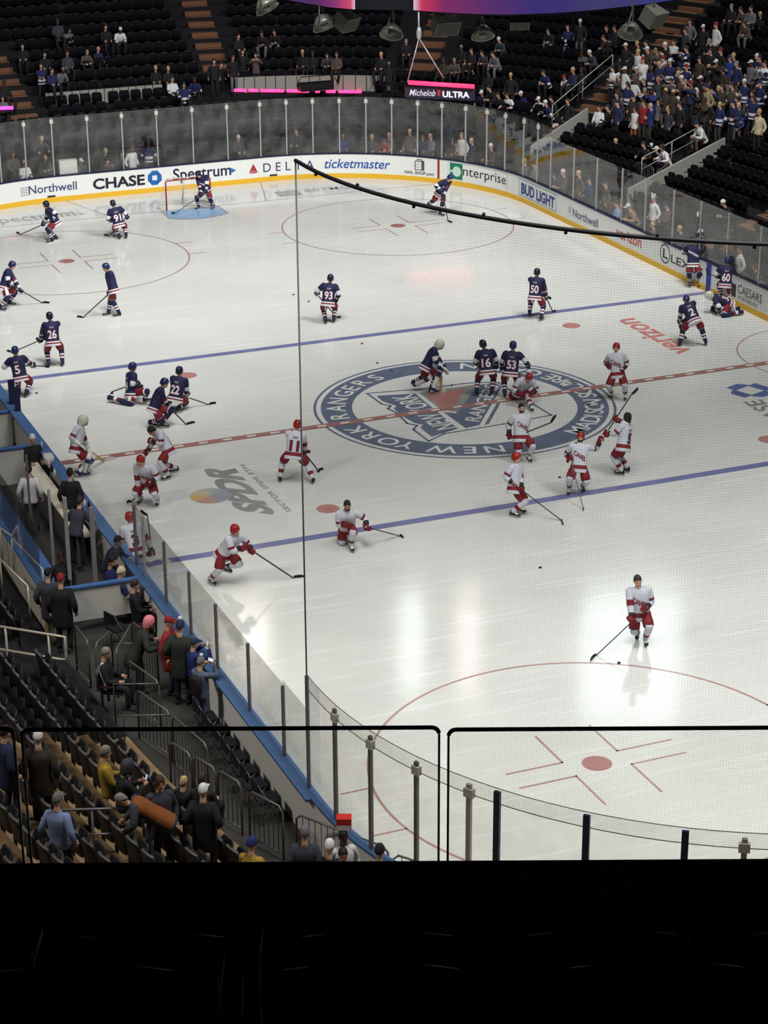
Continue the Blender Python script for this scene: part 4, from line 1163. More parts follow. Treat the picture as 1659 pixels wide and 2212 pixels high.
AISLES = []
def aisle(label, px, py, h, d0, d1, w=1.25, mat=AISLE, rail=None):
    q, k, s, d = stand_hit(px, py, h)
    AISLES.append((s, d0, d1, w))
    p, n = bowl(s, 0); l = V((n.y, -n.x, 0)); R = Matrix((l, n, Z)).transposed()
    mb = MB(p); dd = d0
    zz = lambda d: zrow(int(d / TREAD - 1e-6)) if d > 0 else 0
    while dd < d1 - 0.01:
        k = int(dd / TREAD + 1e-6); lo = zrow(k); half = dd - k * TREAD > 0.3
        top = lo + ((zrow(k + 1) - lo) / 2 if half else 0.02)
        mb.box(p + n * (dd + TREAD / 4) + Z * (top - 0.15), (w, TREAD / 2, 0.3), R, 0)
        mb.box(p + n * (dd + 0.03) + Z * (top + 0.002), (w, 0.05, 0.006), R, 1)
        dd += TREAD / 2
    o = struct(mb.build('stairway', [mat, M('nosing', (140, 104, 76), 0.8)], smooth=False)); o['label'] = label
    return s, n, l
aisle('brown stairway through the dark seats above the goal', 437, 70, 0.1, 6.8, 17)
aisle('brown stairway at the photo edge behind the far boards', 35, 190, 0.1, 4.0, 10)
aisle('brown stairway above the lit sign', 922, 118, 0.1, 6.8, 15)
aR1 = aisle('lit stairway between the empty corner seats and the crowd', 1275, 235, 0.1, 3.0, 12)
aisle('stairway rising beside the scoreboard speakers', 1415, 70, 0.1, 12, 17)
aR3 = aisle('lit stairway with white side wall above the right glass', 1490, 350, 0.1, 0.6, 5.6, 1.5)
aisle('short stairway at the right photo edge', 1640, 470, 0.1, 0.2, 6, 1.4)

def rail_tube(name, pts, label, cat='handrail', r=0.022, mat=None, posts=(), group=None):
    t = thing(name, label, cat, V((pts[0].x, pts[0].y, pts[0].z)), group)
    mb = MB(t.location); mb.tube(pts, r, 8); mb.build('rail', mat or STEEL, t)
    for a, b in posts:
        mb = MB(t.location); mb.tube([a, b], r * 0.9, 8); mb.build('post', mat or STEEL, t)
    return t
def aisle_rail(a, side, d0, d1, label, h=0.95, w=0.7):
    s, n, l = a; p = bowl(s, 0)[0] + l * side * w
    zf = lambda d: zrow(0) + (d / TREAD) * 0.27 if d < TREAD * 6 else zrow(6) + (d / TREAD - 6) * 0.38
    P = lambda d, e: p + n * d + Z * (zf(d) + e)
    t = rail_tube('handrail', [P(d0, h), P(d1, h)], label, posts=[(P(d0, 0.1), P(d0, h)), (P((d0 + d1) / 2, 0.1), P((d0 + d1) / 2, h)), (P(d1, 0.1), P(d1, h))], mat=M('rail_pale', (190, 184, 168), 0.4, 0.2))
    mb = MB(t.location); mb.tube([P(d0, h * 0.5), P(d1, h * 0.5)], 0.018, 8); mb.build('mid_rail', STEEL, t)
aisle_rail(aR1, -1, 4.6, 8.6, 'pale handrail climbing the stairway before the packed crowd')
aisle_rail(aR3, -1, 2.4, 5.4, 'pale handrail above the white walled stairway on the right')
def side_wall(a, side, d0, d1, label, h=0.75, w=0.8):
    s, n, l = a; p = bowl(s, 0)[0] + l * side * w
    zf = lambda d: zrow(0) + (d / TREAD) * 0.27
    rings = [[p + n * d + l * q + Z * (zf(d) + z) for q, z in ((-0.06, -0.2), (-0.06, h), (0.06, h), (0.06, -0.2))] for d in (d0, d1)]
    mb = MB(rings[0][0]); mb.loft(rings); o = struct(mb.build('parapet', PARAPET, smooth=False)); o['label'] = label
side_wall(aR1, 1, 1.6, 5.2, 'white slanting wall by the lower steps before the crowd')
side_wall(aR3, 1, 0.6, 5.4, 'white side wall of the right stairway')
def parapet(px0, px1, py, h, d, label, n=14):
    s0, s1 = stand_hit(px0, py, 0.4)[2], stand_hit(px1, py, 0.4)[2]
    if s1 < s0 - BLEN / 2: s1 += BLEN
    if s0 > s1 + BLEN / 2: s0 -= BLEN
    z0 = zrow(int(d / TREAD)); mb = MB(); rings = []
    for i in range(n + 1):
        p, nn = bowl(s0 + (s1 - s0) * i / n, d)
        rings.append([p + nn * q + Z * z for q, z in ((0, z0 - 0.1), (0, z0 + h), (0.1, z0 + h), (0.1, z0 - 0.1))])
        if i < n:
            mb.box(p + Z * (z0 + h / 2), (0.03, 0.03, h), None, 1)
    mb.loft(rings); o = struct(mb.build('parapet', [PARAPET, TERR], smooth=False)); o['label'] = label
parapet(98, 352, 195, 0.62, 6.0, 'pale low wall behind the row of dark seats')
parapet(505, 838, 182, 0.72, 6.0, 'pale panelled low wall behind the pink light strips')

# ------------------------------------------------------------------ seats
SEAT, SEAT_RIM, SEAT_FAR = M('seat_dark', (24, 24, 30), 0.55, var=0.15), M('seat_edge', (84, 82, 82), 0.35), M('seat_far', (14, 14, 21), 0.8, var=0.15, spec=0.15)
def seat_parts(rim):
    """local: faces +y, floor at z = 0"""
    b = MB(); rg = []
    for z, w, y in ((0.36, .20, -.20), (0.5, .235, -.225), (0.66, .245, -.25), (0.80, .235, -.275), (0.865, .19, -.285), (0.885, .12, -.29)):
        rg.append([V((w * math.sin(a) , y - 0.035 * (1 - math.cos(a)) * -1 + q, z)) for a in np.linspace(-1.45, 1.45, 7) for q in (0.02,)] + [V((w * math.sin(a), y - 0.035 * (1 - math.cos(a)) * -1 - 0.03, z)) for a in np.linspace(1.45, -1.45, 7)])
    b.loft(rg, lambda i, j: 1 if i >= 4 else 0)
    p = MB(); p.loft([oval(V((0, y, z)), V((1, 0, 0)), V((0, 0.35, -0.94)), w, .035, 10, 4) for y, z, w in ((-.17, .40, .2), (-.08, .56, .215), (-.03, .70, .2), (-.01, .74, .15))])
    arms = []
    for s in (-1, 1):
        a = MB(); a.box((s * 0.255, -0.06, 0.58), (0.035, 0.27, 0.03), None, 0); a.box((s * 0.255, -0.16, 0.29), (0.03, 0.05, 0.59), None, 1)
        arms.append(a.mesh('armrest', [M('armrest_brown', (60, 40, 34), 0.5) if rim[0] is SEAT else rim[0], rim[0]], False))
    return b.mesh('backrest', [rim[0], rim[1]]), p.mesh('seat_pan', [rim[0]]), arms[0], arms[1]
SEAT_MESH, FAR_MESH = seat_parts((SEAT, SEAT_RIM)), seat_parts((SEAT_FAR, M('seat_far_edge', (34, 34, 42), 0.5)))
seat_spots = []
def row_curve(k, off):
    d = TREAD * k + off
    X = BP + BNRM * d
    L = np.concatenate([[0], np.cumsum(np.hypot(*np.diff(X, axis=0).T))])
    return X, L
for k in range(0, 20):
    X, L = row_curve(k, 0.62)
    cnt = 0
    for q in np.arange(0.26, L[-1], 0.54):
        i = int(np.searchsorted(L, q)) % 4000
        x, y, z = X[i, 0], X[i, 1], zrow(k)
        if y < -25 or (x < -10 and y > -25 and k > 9) or (x < 0 and -9.5 < y < 27):
            continue
        if x < 0 and y < 0 and (k > 6 or -13.6 < y < -12.2):
            continue
        px, py = pix((x, y, z + 0.6))
        if not (-40 < px < 1700 and -30 < py < 1890):
            continue
        s = float(BS[i])
        if any(min(abs(s - a), BLEN - abs(s - a)) < w / 2 + 0.15 and d0 - 0.3 < TREAD * k + 0.3 < d1 for a, d0, d1, w in AISLES):
            continue
        if y > 25 and 5 <= k <= 6 and 3.5 < x < 12:
            continue
        seat_spots.append((math.dist((x, y, z), CAM_LOC), k, i, x, y, z))
seat_spots.sort()
def seat_rot(i):
    return math.atan2(-BNRM[i, 0] * -1, -BNRM[i, 1]) * 1.0
used_labels = {}
def uniq(label):
    used_labels[label] = used_labels.get(label, 0) + 1
    return label
sect = lambda x, y: 'near stand by the barriers' if y < 0 else 'stand behind the goal' if x < 11 else 'stand beyond the right boards'
def build_seats(standing):
    global seat_spots
    if standing:
        st = np.array(standing)
        seat_spots = [t for t in seat_spots if np.min(np.hypot(st[:, 0] - t[3], st[:, 1] - t[4]) + np.abs(st[:, 2] - t[5]) * 2) > 0.42]
    rows_seen = {}
    for dist_, k, i, x, y, z in sorted(seat_spots[:300], key=lambda t: (t[1], t[2])):
        sc = sect(x, y); key = (sc, k); rows_seen[key] = rows_seen.get(key, -1) + 1
        t = thing('stadium_chair', '%s dark folding seat in the %s row of the %s' % (ordn(rows_seen[key]), ordn(k), sc), 'seat', (x, y, z), 'dark folding seats of the ' + sc, math.atan2(BNRM[i, 0], -BNRM[i, 1]))
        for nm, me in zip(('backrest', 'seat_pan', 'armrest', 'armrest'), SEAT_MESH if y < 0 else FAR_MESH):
            o = bpy.data.objects.new(nm, me); o.parent = t; COL.objects.link(o)
    vb, fb, mbm = [], [], []
    for me in SEAT_MESH[:2]:
        o_ = len(vb); vb += [v.co.copy() for v in me.vertices]; fb += [tuple(v + o_ for v in p.vertices) for p in me.polygons]; mbm += [p.material_index for p in me.polygons]
    rest = {}
    for t in seat_spots[300:]:
        rest.setdefault(sect(t[3], t[4]), []).append(t)
    for sc, ts in rest.items():
        mb = MB()
        for _, k, i, x, y, z in ts:
            T = Matrix.Translation((x, y, z)) @ Matrix.Rotation(math.atan2(BNRM[i, 0], -BNRM[i, 1]), 4, 'Z')
            mb.add([T @ v for v in vb], fb, mbm)
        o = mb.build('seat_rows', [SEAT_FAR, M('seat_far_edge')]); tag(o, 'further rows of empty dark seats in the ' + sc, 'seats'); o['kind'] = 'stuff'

# ------------------------------------------------------------------ spectators
CL = {'k': (26, 26, 30), 'n': (36, 42, 76), 'b': (34, 46, 104), 'w': (214, 214, 216), 'g': (104, 104, 110), 'r': (136, 32, 38), 't': (150, 128, 96), 'd': (56, 50, 42), 'c': (204, 190, 156), 'o': (132, 72, 28), 'p': (222, 130, 138), 'e': (40, 46, 40), 'l': (130, 146, 190), 'y': (160, 130, 50), 'm': (84, 74, 70), 'j': (32, 38, 84), 'J': (218, 218, 222), 'u': (34, 58, 124), 's': (86, 96, 116), 'v': (58, 60, 70)}
CN = {'k': 'black', 'n': 'navy', 'b': 'blue', 'w': 'white', 'g': 'grey', 'r': 'red', 't': 'tan', 'd': 'dark brown', 'c': 'cream', 'o': 'rust', 'p': 'pink', 'e': 'dark green', 'l': 'light blue', 'y': 'mustard', 'm': 'taupe', 'j': 'blue jersey', 'J': 'white jersey', 'u': 'bright blue', 's': 'denim', 'v': 'charcoal'}
def cloth(c):
    return M('cloth_%d_%d_%d' % CL[c], CL[c], 0.85, var=0.16, scale=7)
TP = [(-0.16, .175, .135), (-0.10, .185, .14), (-0.04, .182, .138), (0.04, .172, .13), (0.16, .17, .13), (0.30, .185, .135), (0.40, .195, .13), (0.455, .19, .115), (0.50, .14, .09), (0.53, .085, .075), (0.56, .062, .066)]
POSES = {}
def pose(name, pel, neck, head, feet, hands, hF=(0, 1, -0.1)):
    POSES[name] = tuple(V(x) for x in (pel, neck, head)) + ([V(x) for x in feet], [V(x) for x in hands], V(hF))
pose('sit', (0, -.08, .52), (0, -.14, 1.04), (0, -.09, 1.25), ((-.13, .36, .08), (.13, .36, .08)), ((-.13, .26, .66), (.13, .26, .66)))
pose('lean', (0, -.05, .52), (0, .20, .97), (0, .31, 1.15), ((-.15, .34, .08), (.15, .34, .08)), ((-.07, .46, .66), (.07, .47, .64)), (0, 1, -.4))
pose('sitphone', (0, -.08, .52), (0, -.06, 1.03), (0, .02, 1.23), ((-.13, .36, .08), (.13, .36, .08)), ((-.05, .32, .86), (.06, .32, .85)), (0, 1, -.6))
pose('stand', (0, 0, .95), (0, -.02, 1.47), (0, .02, 1.68), ((-.11, 0, .08), (.11, .03, .08)), ((-.27, .06, .86), (.27, .06, .86)))
pose('cross', (0, 0, .95), (0, -.02, 1.47), (0, .02, 1.68), ((-.12, 0, .08), (.12, .02, .08)), ((.08, .22, 1.2), (-.08, .24, 1.17)))
pose('phone', (0, 0, .95), (0, -.02, 1.47), (0, .03, 1.67), ((-.11, .05, .08), (.11, -.03, .08)), ((-.08, .36, 1.52), (.08, .36, 1.52)))
pose('pocket', (0, 0, .95), (0, 0, 1.47), (0, .04, 1.67), ((-.10, .0, .08), (.12, .05, .08)), ((-.2, .14, 1.0), (.2, .14, 1.0)))
pose('up', (0, 0, .95), (0, -.02, 1.47), (0, .0, 1.68), ((-.11, .05, .08), (.11, -.03, .08)), ((-.2, .12, 1.95), (.22, .2, 1.25)))
pose('bend', (0, -.1, .93), (0, .32, 1.22), (0, .49, 1.27), ((-.12, -.02, .08), (.12, .06, .08)), ((-.16, .48, .72), (.12, .52, .74)), (0, .7, -.7))
pose('rail', (0, -.1, .95), (0, .12, 1.42), (0, .2, 1.61), ((-.12, -.1, .08), (.12, -.06, .08)), ((-.22, .4, 1.08), (.22, .4, 1.08)))
_parts = {}
def person_meshes(pname, hat, jersey, coat):
    key = (pname, hat, jersey, coat)
    if key in _parts:
        return _parts[key]
    pel, nk, hd_, feet, hands, hF = POSES[pname]
    f = solve(pel, nk, hd_, V((0, 1, 0)), feet, hands, hF, lsh=0.165, lhip=0.09, elbow_out=0.5)
    out = []
    mb = MB(); body_mesh(mb, f, 0.66, 0.98, gloved=False, grips=[V((0, 1, 0.3))] * 2 if pname in ('stand',) else [V((0, 0, 1))] * 2 if pname == 'phone' else None)
    out.append(('body', mb.mesh('body', [None, EYE, LIP]), 's'))
    mb = MB(); k = 1.12 if coat else 1.0
    prof = [(t - (0.22 if coat and t < -0.05 else 0), w * k, d * k) for t, w, d in TP]
    mb.loft(torso_rings(f, prof, 18), (lambda i, j: 1 if 8 < j < 18 and 0 < i else 0) if jersey == 3 else (lambda i, j: 1 if i in (1,) or (jersey == 2 and i == 3) else 0) if jersey else 0)
    for i in (0, 1):
        sh = f.sh[i]; inn = sh.lerp(f.neck, 0.35) - f.sp * 0.03; wv = (f.hand[i] - f.elb[i]).normalized()
        mb.ball(sh, .078 * k, 0, None, 10, 6)
        limb(mb, [inn, sh, f.elb[i], f.hand[i] - wv * 0.085], [.068 * k, .078 * k, .062 * k, .046 * k], 10, (lambda t, j: 1 if 0.55 < t < 0.68 else 0) if jersey == 2 else 0, 4)
    out.append(('jersey' if jersey == 2 else 'jacket', mb.mesh('top', [None, None]), 'ab'))
    mb = MB()
    mb.loft([oval(f.pel + f.sp * t, f.lat, f.fwd, w, d, 16, 2.3) for t, w, d in ((-0.12, .10, .09), (-0.07, .16, .125), (0.05, .165, .13))], 0)
    for i in (0, 1):
        limb(mb, [f.hip[i], f.knee[i], f.ank[i] + Z * 0.01], [.095, .068, .058], 10, 0, 4)
    out.append(('trousers', mb.mesh('trousers', [None]), 'l'))
    mb = MB()
    for i in (0, 1):
        shoe(mb, f.ank[i] - Z * 0.08, V((0.12 * (-1 if i == 0 else 1), 1, 0)))
    out.append(('shoes', mb.mesh('shoes', [None]), 'f'))
    mb = MB(); nm = 'hair'
    up, fw, la = head_axes(f); R = Matrix((la, fw, up)).transposed()
    if hat == 'cap':
        shell(mb, f, 0.04, 0.02, -0.03, .088, .108, .128); mb.box(f.head + fw * 0.13 + up * 0.042, (0.14, 0.11, 0.012), R); nm = 'cap'
    elif hat in ('beanie', 'pom'):
        shell(mb, f, 0.035, 0.01, -0.03, .09, .11, .142); nm = 'beanie'
        if hat == 'pom':
            mb.ball(f.head + up * 0.17, .045, 1)
    elif hat == 'hood':
        shell(mb, f, 0.05, -0.13, -0.16, .112, .128, .148); nm = 'hood'
    elif hat == 'long':
        shell(mb, f, 0.066, -0.1, -0.27, .09, .11, .134)
    elif hat == 'bald':
        shell(mb, f, 0.02, -0.03, -0.07, .079, .099, .05)
    elif hat == 'ears':
        shell(mb, f, 0.035, 0.01, -0.03, .09, .11, .142); nm = 'beanie'
        for s in (-1, 1):
            mb.ball(f.head + up * 0.15 + la * s * 0.1, (.055, .03, .055), 0)
    else:
        shell(mb, f, 0.064, 0.0, -0.075, .084, .105, .132)
    out.append((nm, mb.mesh(nm, [None, None]), 'h'))
    _parts[key] = (f, out)
    return _parts[key]
def make_person(label, pname, loc, rz, top, hat, hatc, legs='k', skin=0, coat=False, stripe=None, scale=1.0, group=None, shoes='k', panel=False):
    jersey = 2 if top in 'jJ' else 3 if panel else 0
    f, parts = person_meshes(pname, hat, jersey, coat)
    t = thing('person', label, 'person', loc, group, rz); t.scale = (scale,) * 3
    hm = hatc if not isinstance(hatc, str) else HAIR[hatc] if hatc in HAIR else cloth(hatc)
    for nm, me, kind in parts:
        o = bpy.data.objects.new(nm, me); o.parent = t; COL.objects.link(o)
        ms = {'s': [SKIN[skin]], 'ab': [cloth(top), cloth(stripe or ('w' if top == 'j' else 'n' if top == 'J' else top))], 'l': [cloth(legs)], 'f': [cloth(shoes)], 'h': [hm, cloth('w')]}[kind]
        for i, m in enumerate(ms):
            o.material_slots[i].link = 'OBJECT'; o.material_slots[i].material = m
    return t, f
HAT = {'h': ('short', 'brown', 'brown hair'), 'k': ('short', 'black', 'black hair'), 'g': ('short', 'grey', 'grey hair'), 'y': ('short', 'blond', 'blond hair'), 'l': ('long', 'brown', 'long brown hair'), 'L': ('long', 'blond', 'long blond hair'), 'w': ('cap', 'w', 'a white cap'), 'r': ('cap', 'r', 'a red cap'), 'n': ('cap', 'n', 'a navy cap'), 'b': ('beanie', 'n', 'a navy beanie'), 's': ('pom', 'r', 'a red bobble hat'), 'W': ('beanie', 'w', 'a white beanie'), 'x': ('bald', 'grey', 'a balding head'), 'B': ('beanie', 'k', 'a black beanie'), 'R': ('beanie', 'r', 'a red beanie'), 'E': ('ears', 'w', 'a white eared hat'), 'D': ('hood', 'k', 'a black hood')}
PN = {'sit': 'seated', 'lean': 'slouching', 'sitphone': 'seated', 'stand': 'standing', 'cross': 'arms-folded', 'phone': 'phone-raising', 'pocket': 'relaxed standing', 'up': 'arm-raising', 'rail': 'leaning', 'bend': 'bending'}
rng = random.Random(11)
crowd_rows = {}
def rink_out(x, y):
    ax, ay = abs(x) - SX, abs(y) - SY
    return math.hypot(max(ax, 0), max(ay, 0)) + min(max(ax, ay), 0) - CR
def crowd(px, py, pname, top, hat, legs='k', floor=None, turn=None, skin=None, area='far end'):
    scl = 1.0; clear = 0.72 if pname in ('sit', 'lean') else 0.42
    hz = POSES[pname][2].z; hy = POSES[pname][2].y
    if floor is None:
        q, k, s, d = stand_hit(px, py, hz, -0.15 if pname in ('sit', 'lean', 'sitphone') else -0.1)
        fz = zrow(k)
    else:
        q = at_z(px, py, floor + hz); fz = floor; k = -1
        dr = ray(px, py); n_it = 0
        while rink_out(q.x, q.y) < clear and n_it < 400:
            q = q + dr * 0.02; n_it += 1
        if n_it:
            fz = max(0.0, q.z - hz); scl = (q.z - fz) / hz
        s, d = bowl_sd(q.x, q.y)
    n = bowl(s, 0)[1]
    ang = math.atan2(n.x, -n.y) + (rng.uniform(-0.35, 0.35) if turn is None else turn)
    hv = Matrix.Rotation(ang, 3, 'Z') @ V((POSES[pname][2].x, hy, 0))
    h = HAT[hat]
    row = 'at floor level' if k < 0 else 'in row %d' % (k + 1)
    base = '%s fan in %s, %s' % (PN[pname], CN[top] + ('' if top in 'jJ' else ' top'), h[2].replace('a ', ''))
    crowd_rows.setdefault((base, area), []).append((px, py, k, q - hv, fz, ang, pname, top, h, legs, rng.choice((0, 0, 0, 1, 2)) if skin is None else skin, rng.uniform(0.96, 1.05) if floor is None else scl))
def flush_crowd():
    build_seats([(t[3].x, t[3].y, t[4]) for l in crowd_rows.values() for t in l if t[6] not in ('sit', 'lean', 'sitphone')])
    for (base, area), lst in crowd_rows.items():
        lst.sort(key=lambda t: (t[2], t[0]))
        rows = {}
        for t in lst: rows.setdefault(t[2], []).append(t)
        for k, ts in rows.items():
            for i, (px, py, k, loc, fz, ang, pname, top, h, legs, sk, sc) in enumerate(ts):
                lab = (base if len(ts) == 1 else ordn(i) + ' ' + base) + (', ' + area if len(lst) == 1 else ', %s row %s' % (ordn(max(k, 0)), area))
                make_person(lab, pname, (loc.x, loc.y, fz), ang, top, h[0], h[1], legs, sk, scale=sc, group='spectators ' + area)
# ------------------------------------------------------------------ the crowd beyond the rink
far = 'above the goal end'; low = 'behind the far glass'; rt_low = 'behind the right glass'; rt = 'in the right stand'; rc = 'in the corner seats'
for a in ((124, 48, 'sit', 'v', 'h'), (150, 66, 'lean', 'g', 'k'), (228, 60, 'sit', 'k', 'h'), (260, 66, 'lean', 'J', 'W'), (48, 98, 'sit', 'k', 'h'), (96, 118, 'sit', 'k', 'k'), (145, 116, 'sit', 'v', 'h'), (188, 114, 'lean', 'm', 'g'), (212, 104, 'sit', 'j', 'x'),
          (88, 143, 'cross', 'j', 'h', 'd'), (112, 152, 'sit', 'n', 'k'), (136, 150, 'lean', 'g', 'g'), (336, 148, 'sit', 'k', 'y'), (363, 148, 'sit', 'k', 'y'), (372, 172, 'sit', 'J', 'h'), (397, 183, 'sit', 'j', 'b'), (420, 174, 'lean', 'j', 'h'), (462, 132, 'stand', 'k', 'k'), (477, 138, 'pocket', 'k', 'k'),
          (515, 78, 'sit', 'k', 'k'), (503, 124, 'stand', 'k', 'h', 'g'), (524, 114, 'stand', 'k', 'k'), (552, 118, 'phone', 'm', 'k'), (565, 74, 'lean', 'k', 'h', 'g'), (592, 70, 'lean', 'k', 'h', 'g'), (653, 115, 'sit', 'k', 'y'), (675, 114, 'sit', 'k', 'h'), (706, 119, 'lean', 'v', 'k'), (727, 117, 'sit', 'm', 'h'),
          (823, 120, 'sit', 'k', 'y'), (840, 138, 'stand', 'k', 'g'), (877, 88, 'sit', 'k', 'g'), (10, 180, 'sit', 'k', 'h'), (5, 210, 'sit', 'g', 'b')):
    crowd(*a, area=far)
for a in ((996, 102, 'sit', 'k', 'g'), (1018, 107, 'sit', 'k', 'h'), (1040, 112, 'lean', 'v', 'h'), (958, 130, 'sit', 'd', 'h'), (981, 133, 'lean', 'm', 'g'), (1005, 128, 'lean', 'c', 'k'), (1064, 118, 'lean', 'g', 'h', 'g'), (1077, 84, 'lean', 'v', 'W'), (1054, 156, 'sit', 'k', 'k'), (1103, 164, 'stand', 'k', 'y'), (1173, 155, 'lean', 'j', 'h'), (1183, 66, 'lean', 'k', 'h', 'g'),
          (1226, 58, 'stand', 'j', 'k', 's'), (1253, 46, 'stand', 'k', 'W', 'm'), (1273, 112, 'lean', 'v', 'W'), (1256, 116, 'lean', 'g', 'k'), (1310, 62, 'sit', 'k', 'h'), (1327, 60, 'sit', 'k', 'k'), (1303, 80, 'lean', 'm', 'h'), (1218, 165, 'lean', 'w', 'r'), (1237, 154, 'sit', 'n', 'y'), (1256, 152, 'sit', 'k', 'h'), (1056, 192, 'lean', 'k', 'k')):
    crowd(*a, area=rc)
for a in ((1040, 200, 'rail', 'n', 'w'), (1076, 205, 'rail', 'k', 'h'), (1095, 206, 'rail', 'J', 'h'), (1125, 202, 'rail', 'j', 'w', 's'), (1163, 214, 'rail', 'w', 'w'), (1178, 222, 'rail', 'j', 'W'), (1190, 212, 'rail', 'e', 'k', 'm'), (1226, 218, 'stand', 'k', 'h', 'm')):
    crowd(*a, area='at the corner barrier', floor=1.1, skin=0)
for a in ((1323, 145, 'cross', 'J', 'k'), (1382, 146, 'stand', 'c', 's', 'd'), (1432, 130, 'phone', 'm', 's'), (1455, 88, 'cross', 'J', 'h'), (1294, 232, 'sit', 'w', 'k'), (1312, 232, 'sit', 'k', 'h'), (1333, 225, 'stand', 'n', 'b'), (1344, 214, 'stand', 'm', 'x'), (1372, 232, 'stand', 'w', 'l', 'o'), (1390, 222, 'stand', 'r', 'h', 'd'), (1405, 226, 'cross', 'b', 'y', 'd'), (1420, 214, 'stand', 'g', 'B'), (1443, 235, 'stand', 'v', 'y'), (1468, 230, 'stand', 'k', 'h'),
          (1506, 200, 'stand', 'k', 'x', 'd'), (1472, 170, 'cross', 'm', 'W'), (1528, 190, 'stand', 't', 'b'), (1553, 188, 'phone', 'b', 'y'), (1580, 188, 'stand', 'm', 'h'), (1556, 112, 'stand', 'k', 'R'), (1576, 125, 'cross', 'u', 'n'), (1590, 155, 'stand', 'u', 'r'), (1640, 125, 'stand', 'm', 'b'), (1652, 140, 'phone', 'J', 'h'), (1505, 270, 'lean', 'w', 'b', 'm'), (1530, 218, 'stand', 'k', 'g'), (1588, 250, 'bend', 'u', 'k'), (1640, 245, 'stand', 'c', 'y'), (1625, 200, 'cross', 'j', 'h'), (1605, 215, 'stand', 'd', 'h'),
          (1490, 45, 'stand', 'g', 'k'), (1480, 65, 'stand', 'v', 'h'), (1519, 55, 'stand', 'k', 'w'), (1546, 58, 'stand', 'w', 'R'), (1514, 92, 'sit', 'k', 'h'), (1532, 92, 'lean', 'k', 'g'), (1580, 14, 'sit', 'k', 'g'), (1600, 22, 'lean', 'm', 'h'), (1622, 20, 'sit', 'g', 'k'), (1606, 50, 'lean', 'm', 'h', 'g'), (1642, 30, 'sit', 'k', 'y'), (1376, 95, 'lean', 'k', 'y'), (1395, 92, 'sit', 'k', 'k'), (1416, 110, 'lean', 'g', 'g')):
    crowd(*a, area=rt, skin=0)
# the densely packed standing crowd between the listed people
pk = []
r2 = random.Random(5)
for row, (y0, n) in enumerate(((112, 7), (128, 8), (146, 9), (164, 11), (183, 12), (203, 13), (222, 12))):
    for i in range(n):
        x = 1340 + row * -2 + (i + r2.uniform(-0.3, 0.3)) * 320 / n
        pk.append((x + 8, y0 + (x - 1500) * 0.10 + r2.uniform(-4, 4), r2.choice(('stand', 'stand', 'cross', 'phone', 'pocket')), r2.choice('kknnjjvvgmJdbkmdw'), r2.choice('hhkgylbwnsxW'), r2.choice('kkvmnd')))
for a in pk:
    crowd(*a, area='of the packed right crowd')
for a in ((28, 333, 'sit', 'm', 'h'), (53, 352, 'sit', 'J', 'y'), (98, 342, 'lean', 'd', 'y'), (90, 300, 'rail', 'v', 'y'), (228, 326, 'sit', 'k', 'y'), (232, 348, 'sit', 'k', 'h'), (262, 333, 'sit', 'k', 'k'), (175, 348, 'sit', 'v', 'w'), (285, 320, 'stand', 'w', 'h'), (320, 308, 'stand', 'j', 'h'), (515, 298, 'sit', 'v', 'W'), (740, 292, 'sit', 'b', 'h'), (803, 296, 'sit', 'v', 'y'), (828, 302, 'lean', 'r', 'n'), (840, 292, 'sit', 'v', 'x'), (877, 303, 'sit', 'j', 'g'), (885, 284, 'stand', 'm', 'x'), (913, 296, 'sit', 'n', 'h'), (929, 294, 'sit', 'g', 'x'), (975, 302, 'sit', 'm', 'g'), (985, 311, 'lean', 'v', 'h'), (997, 292, 'stand', 'w', 'g'), (1018, 304, 'sit', 'n', 'x'), (1060, 316, 'sit', 'm', 'W'), (640, 283, 'sit', 'k', 'k')):
    crowd(*a, area=low, floor=0.25 if a[2] != 'lean' else 0.2)
crowd(970, 232, 'stand', 'k', 'k', floor=1.3, area='behind the corner glass', turn=2.6)
for a in ((1132, 348, 'sit', 'm', 'y'), (1155, 356, 'sit', 'g', 'h'), (1195, 378, 'lean', 'n', 'n'), (1216, 372, 'sit', 'm', 'W'), (1250, 374, 'stand', 'm', 'x'), (1272, 388, 'sit', 'b', 'n'), (1307, 396, 'stand', 'm', 'n'), (1332, 440, 'sit', 'l', 'h'), (1357, 446, 'lean', 't', 'w'), (1412, 428, 'stand', 'w', 'E'), (1440, 444, 'sit', 'm', 'n'), (1410, 486, 'sit', 'm', 'y'), (1468, 494, 'sit', 'n', 'y'), (1513, 502, 'sit', 'm', 'W'), (1598, 538, 'stand', 'w', 'h', 'g'), (1640, 600, 'sit', 'j', 'y'), (1630, 575, 'sit', 'k', 'h')):
    crowd(*a, area=rt_low, floor=0.2, skin=0)
for a in ((1330, 305, 'lean', 'm', 'y'), (1362, 305, 'lean', 'b', 'h'), (1390, 312, 'rail', 'k', 'h', 'k'), (1407, 315, 'sit', 'k', 'w'), (1418, 322, 'sit', 'b', 'w'), (1430, 318, 'rail', 'w', 'l'), (1578, 350, 'sit', 'k', 'b'), (1592, 362, 'sit', 'k', 'h'), (1621, 358, 'sit', 'k', 'h'), (1562, 438, 'lean', 'k', 'W')):
    crowd(*a, area='by the right stair walls', floor=0.7, skin=0)
crowd(1556, 506, 'up', 'k', 'D', floor=0.2, area='behind the right glass', turn=2.2)
flush_crowd()

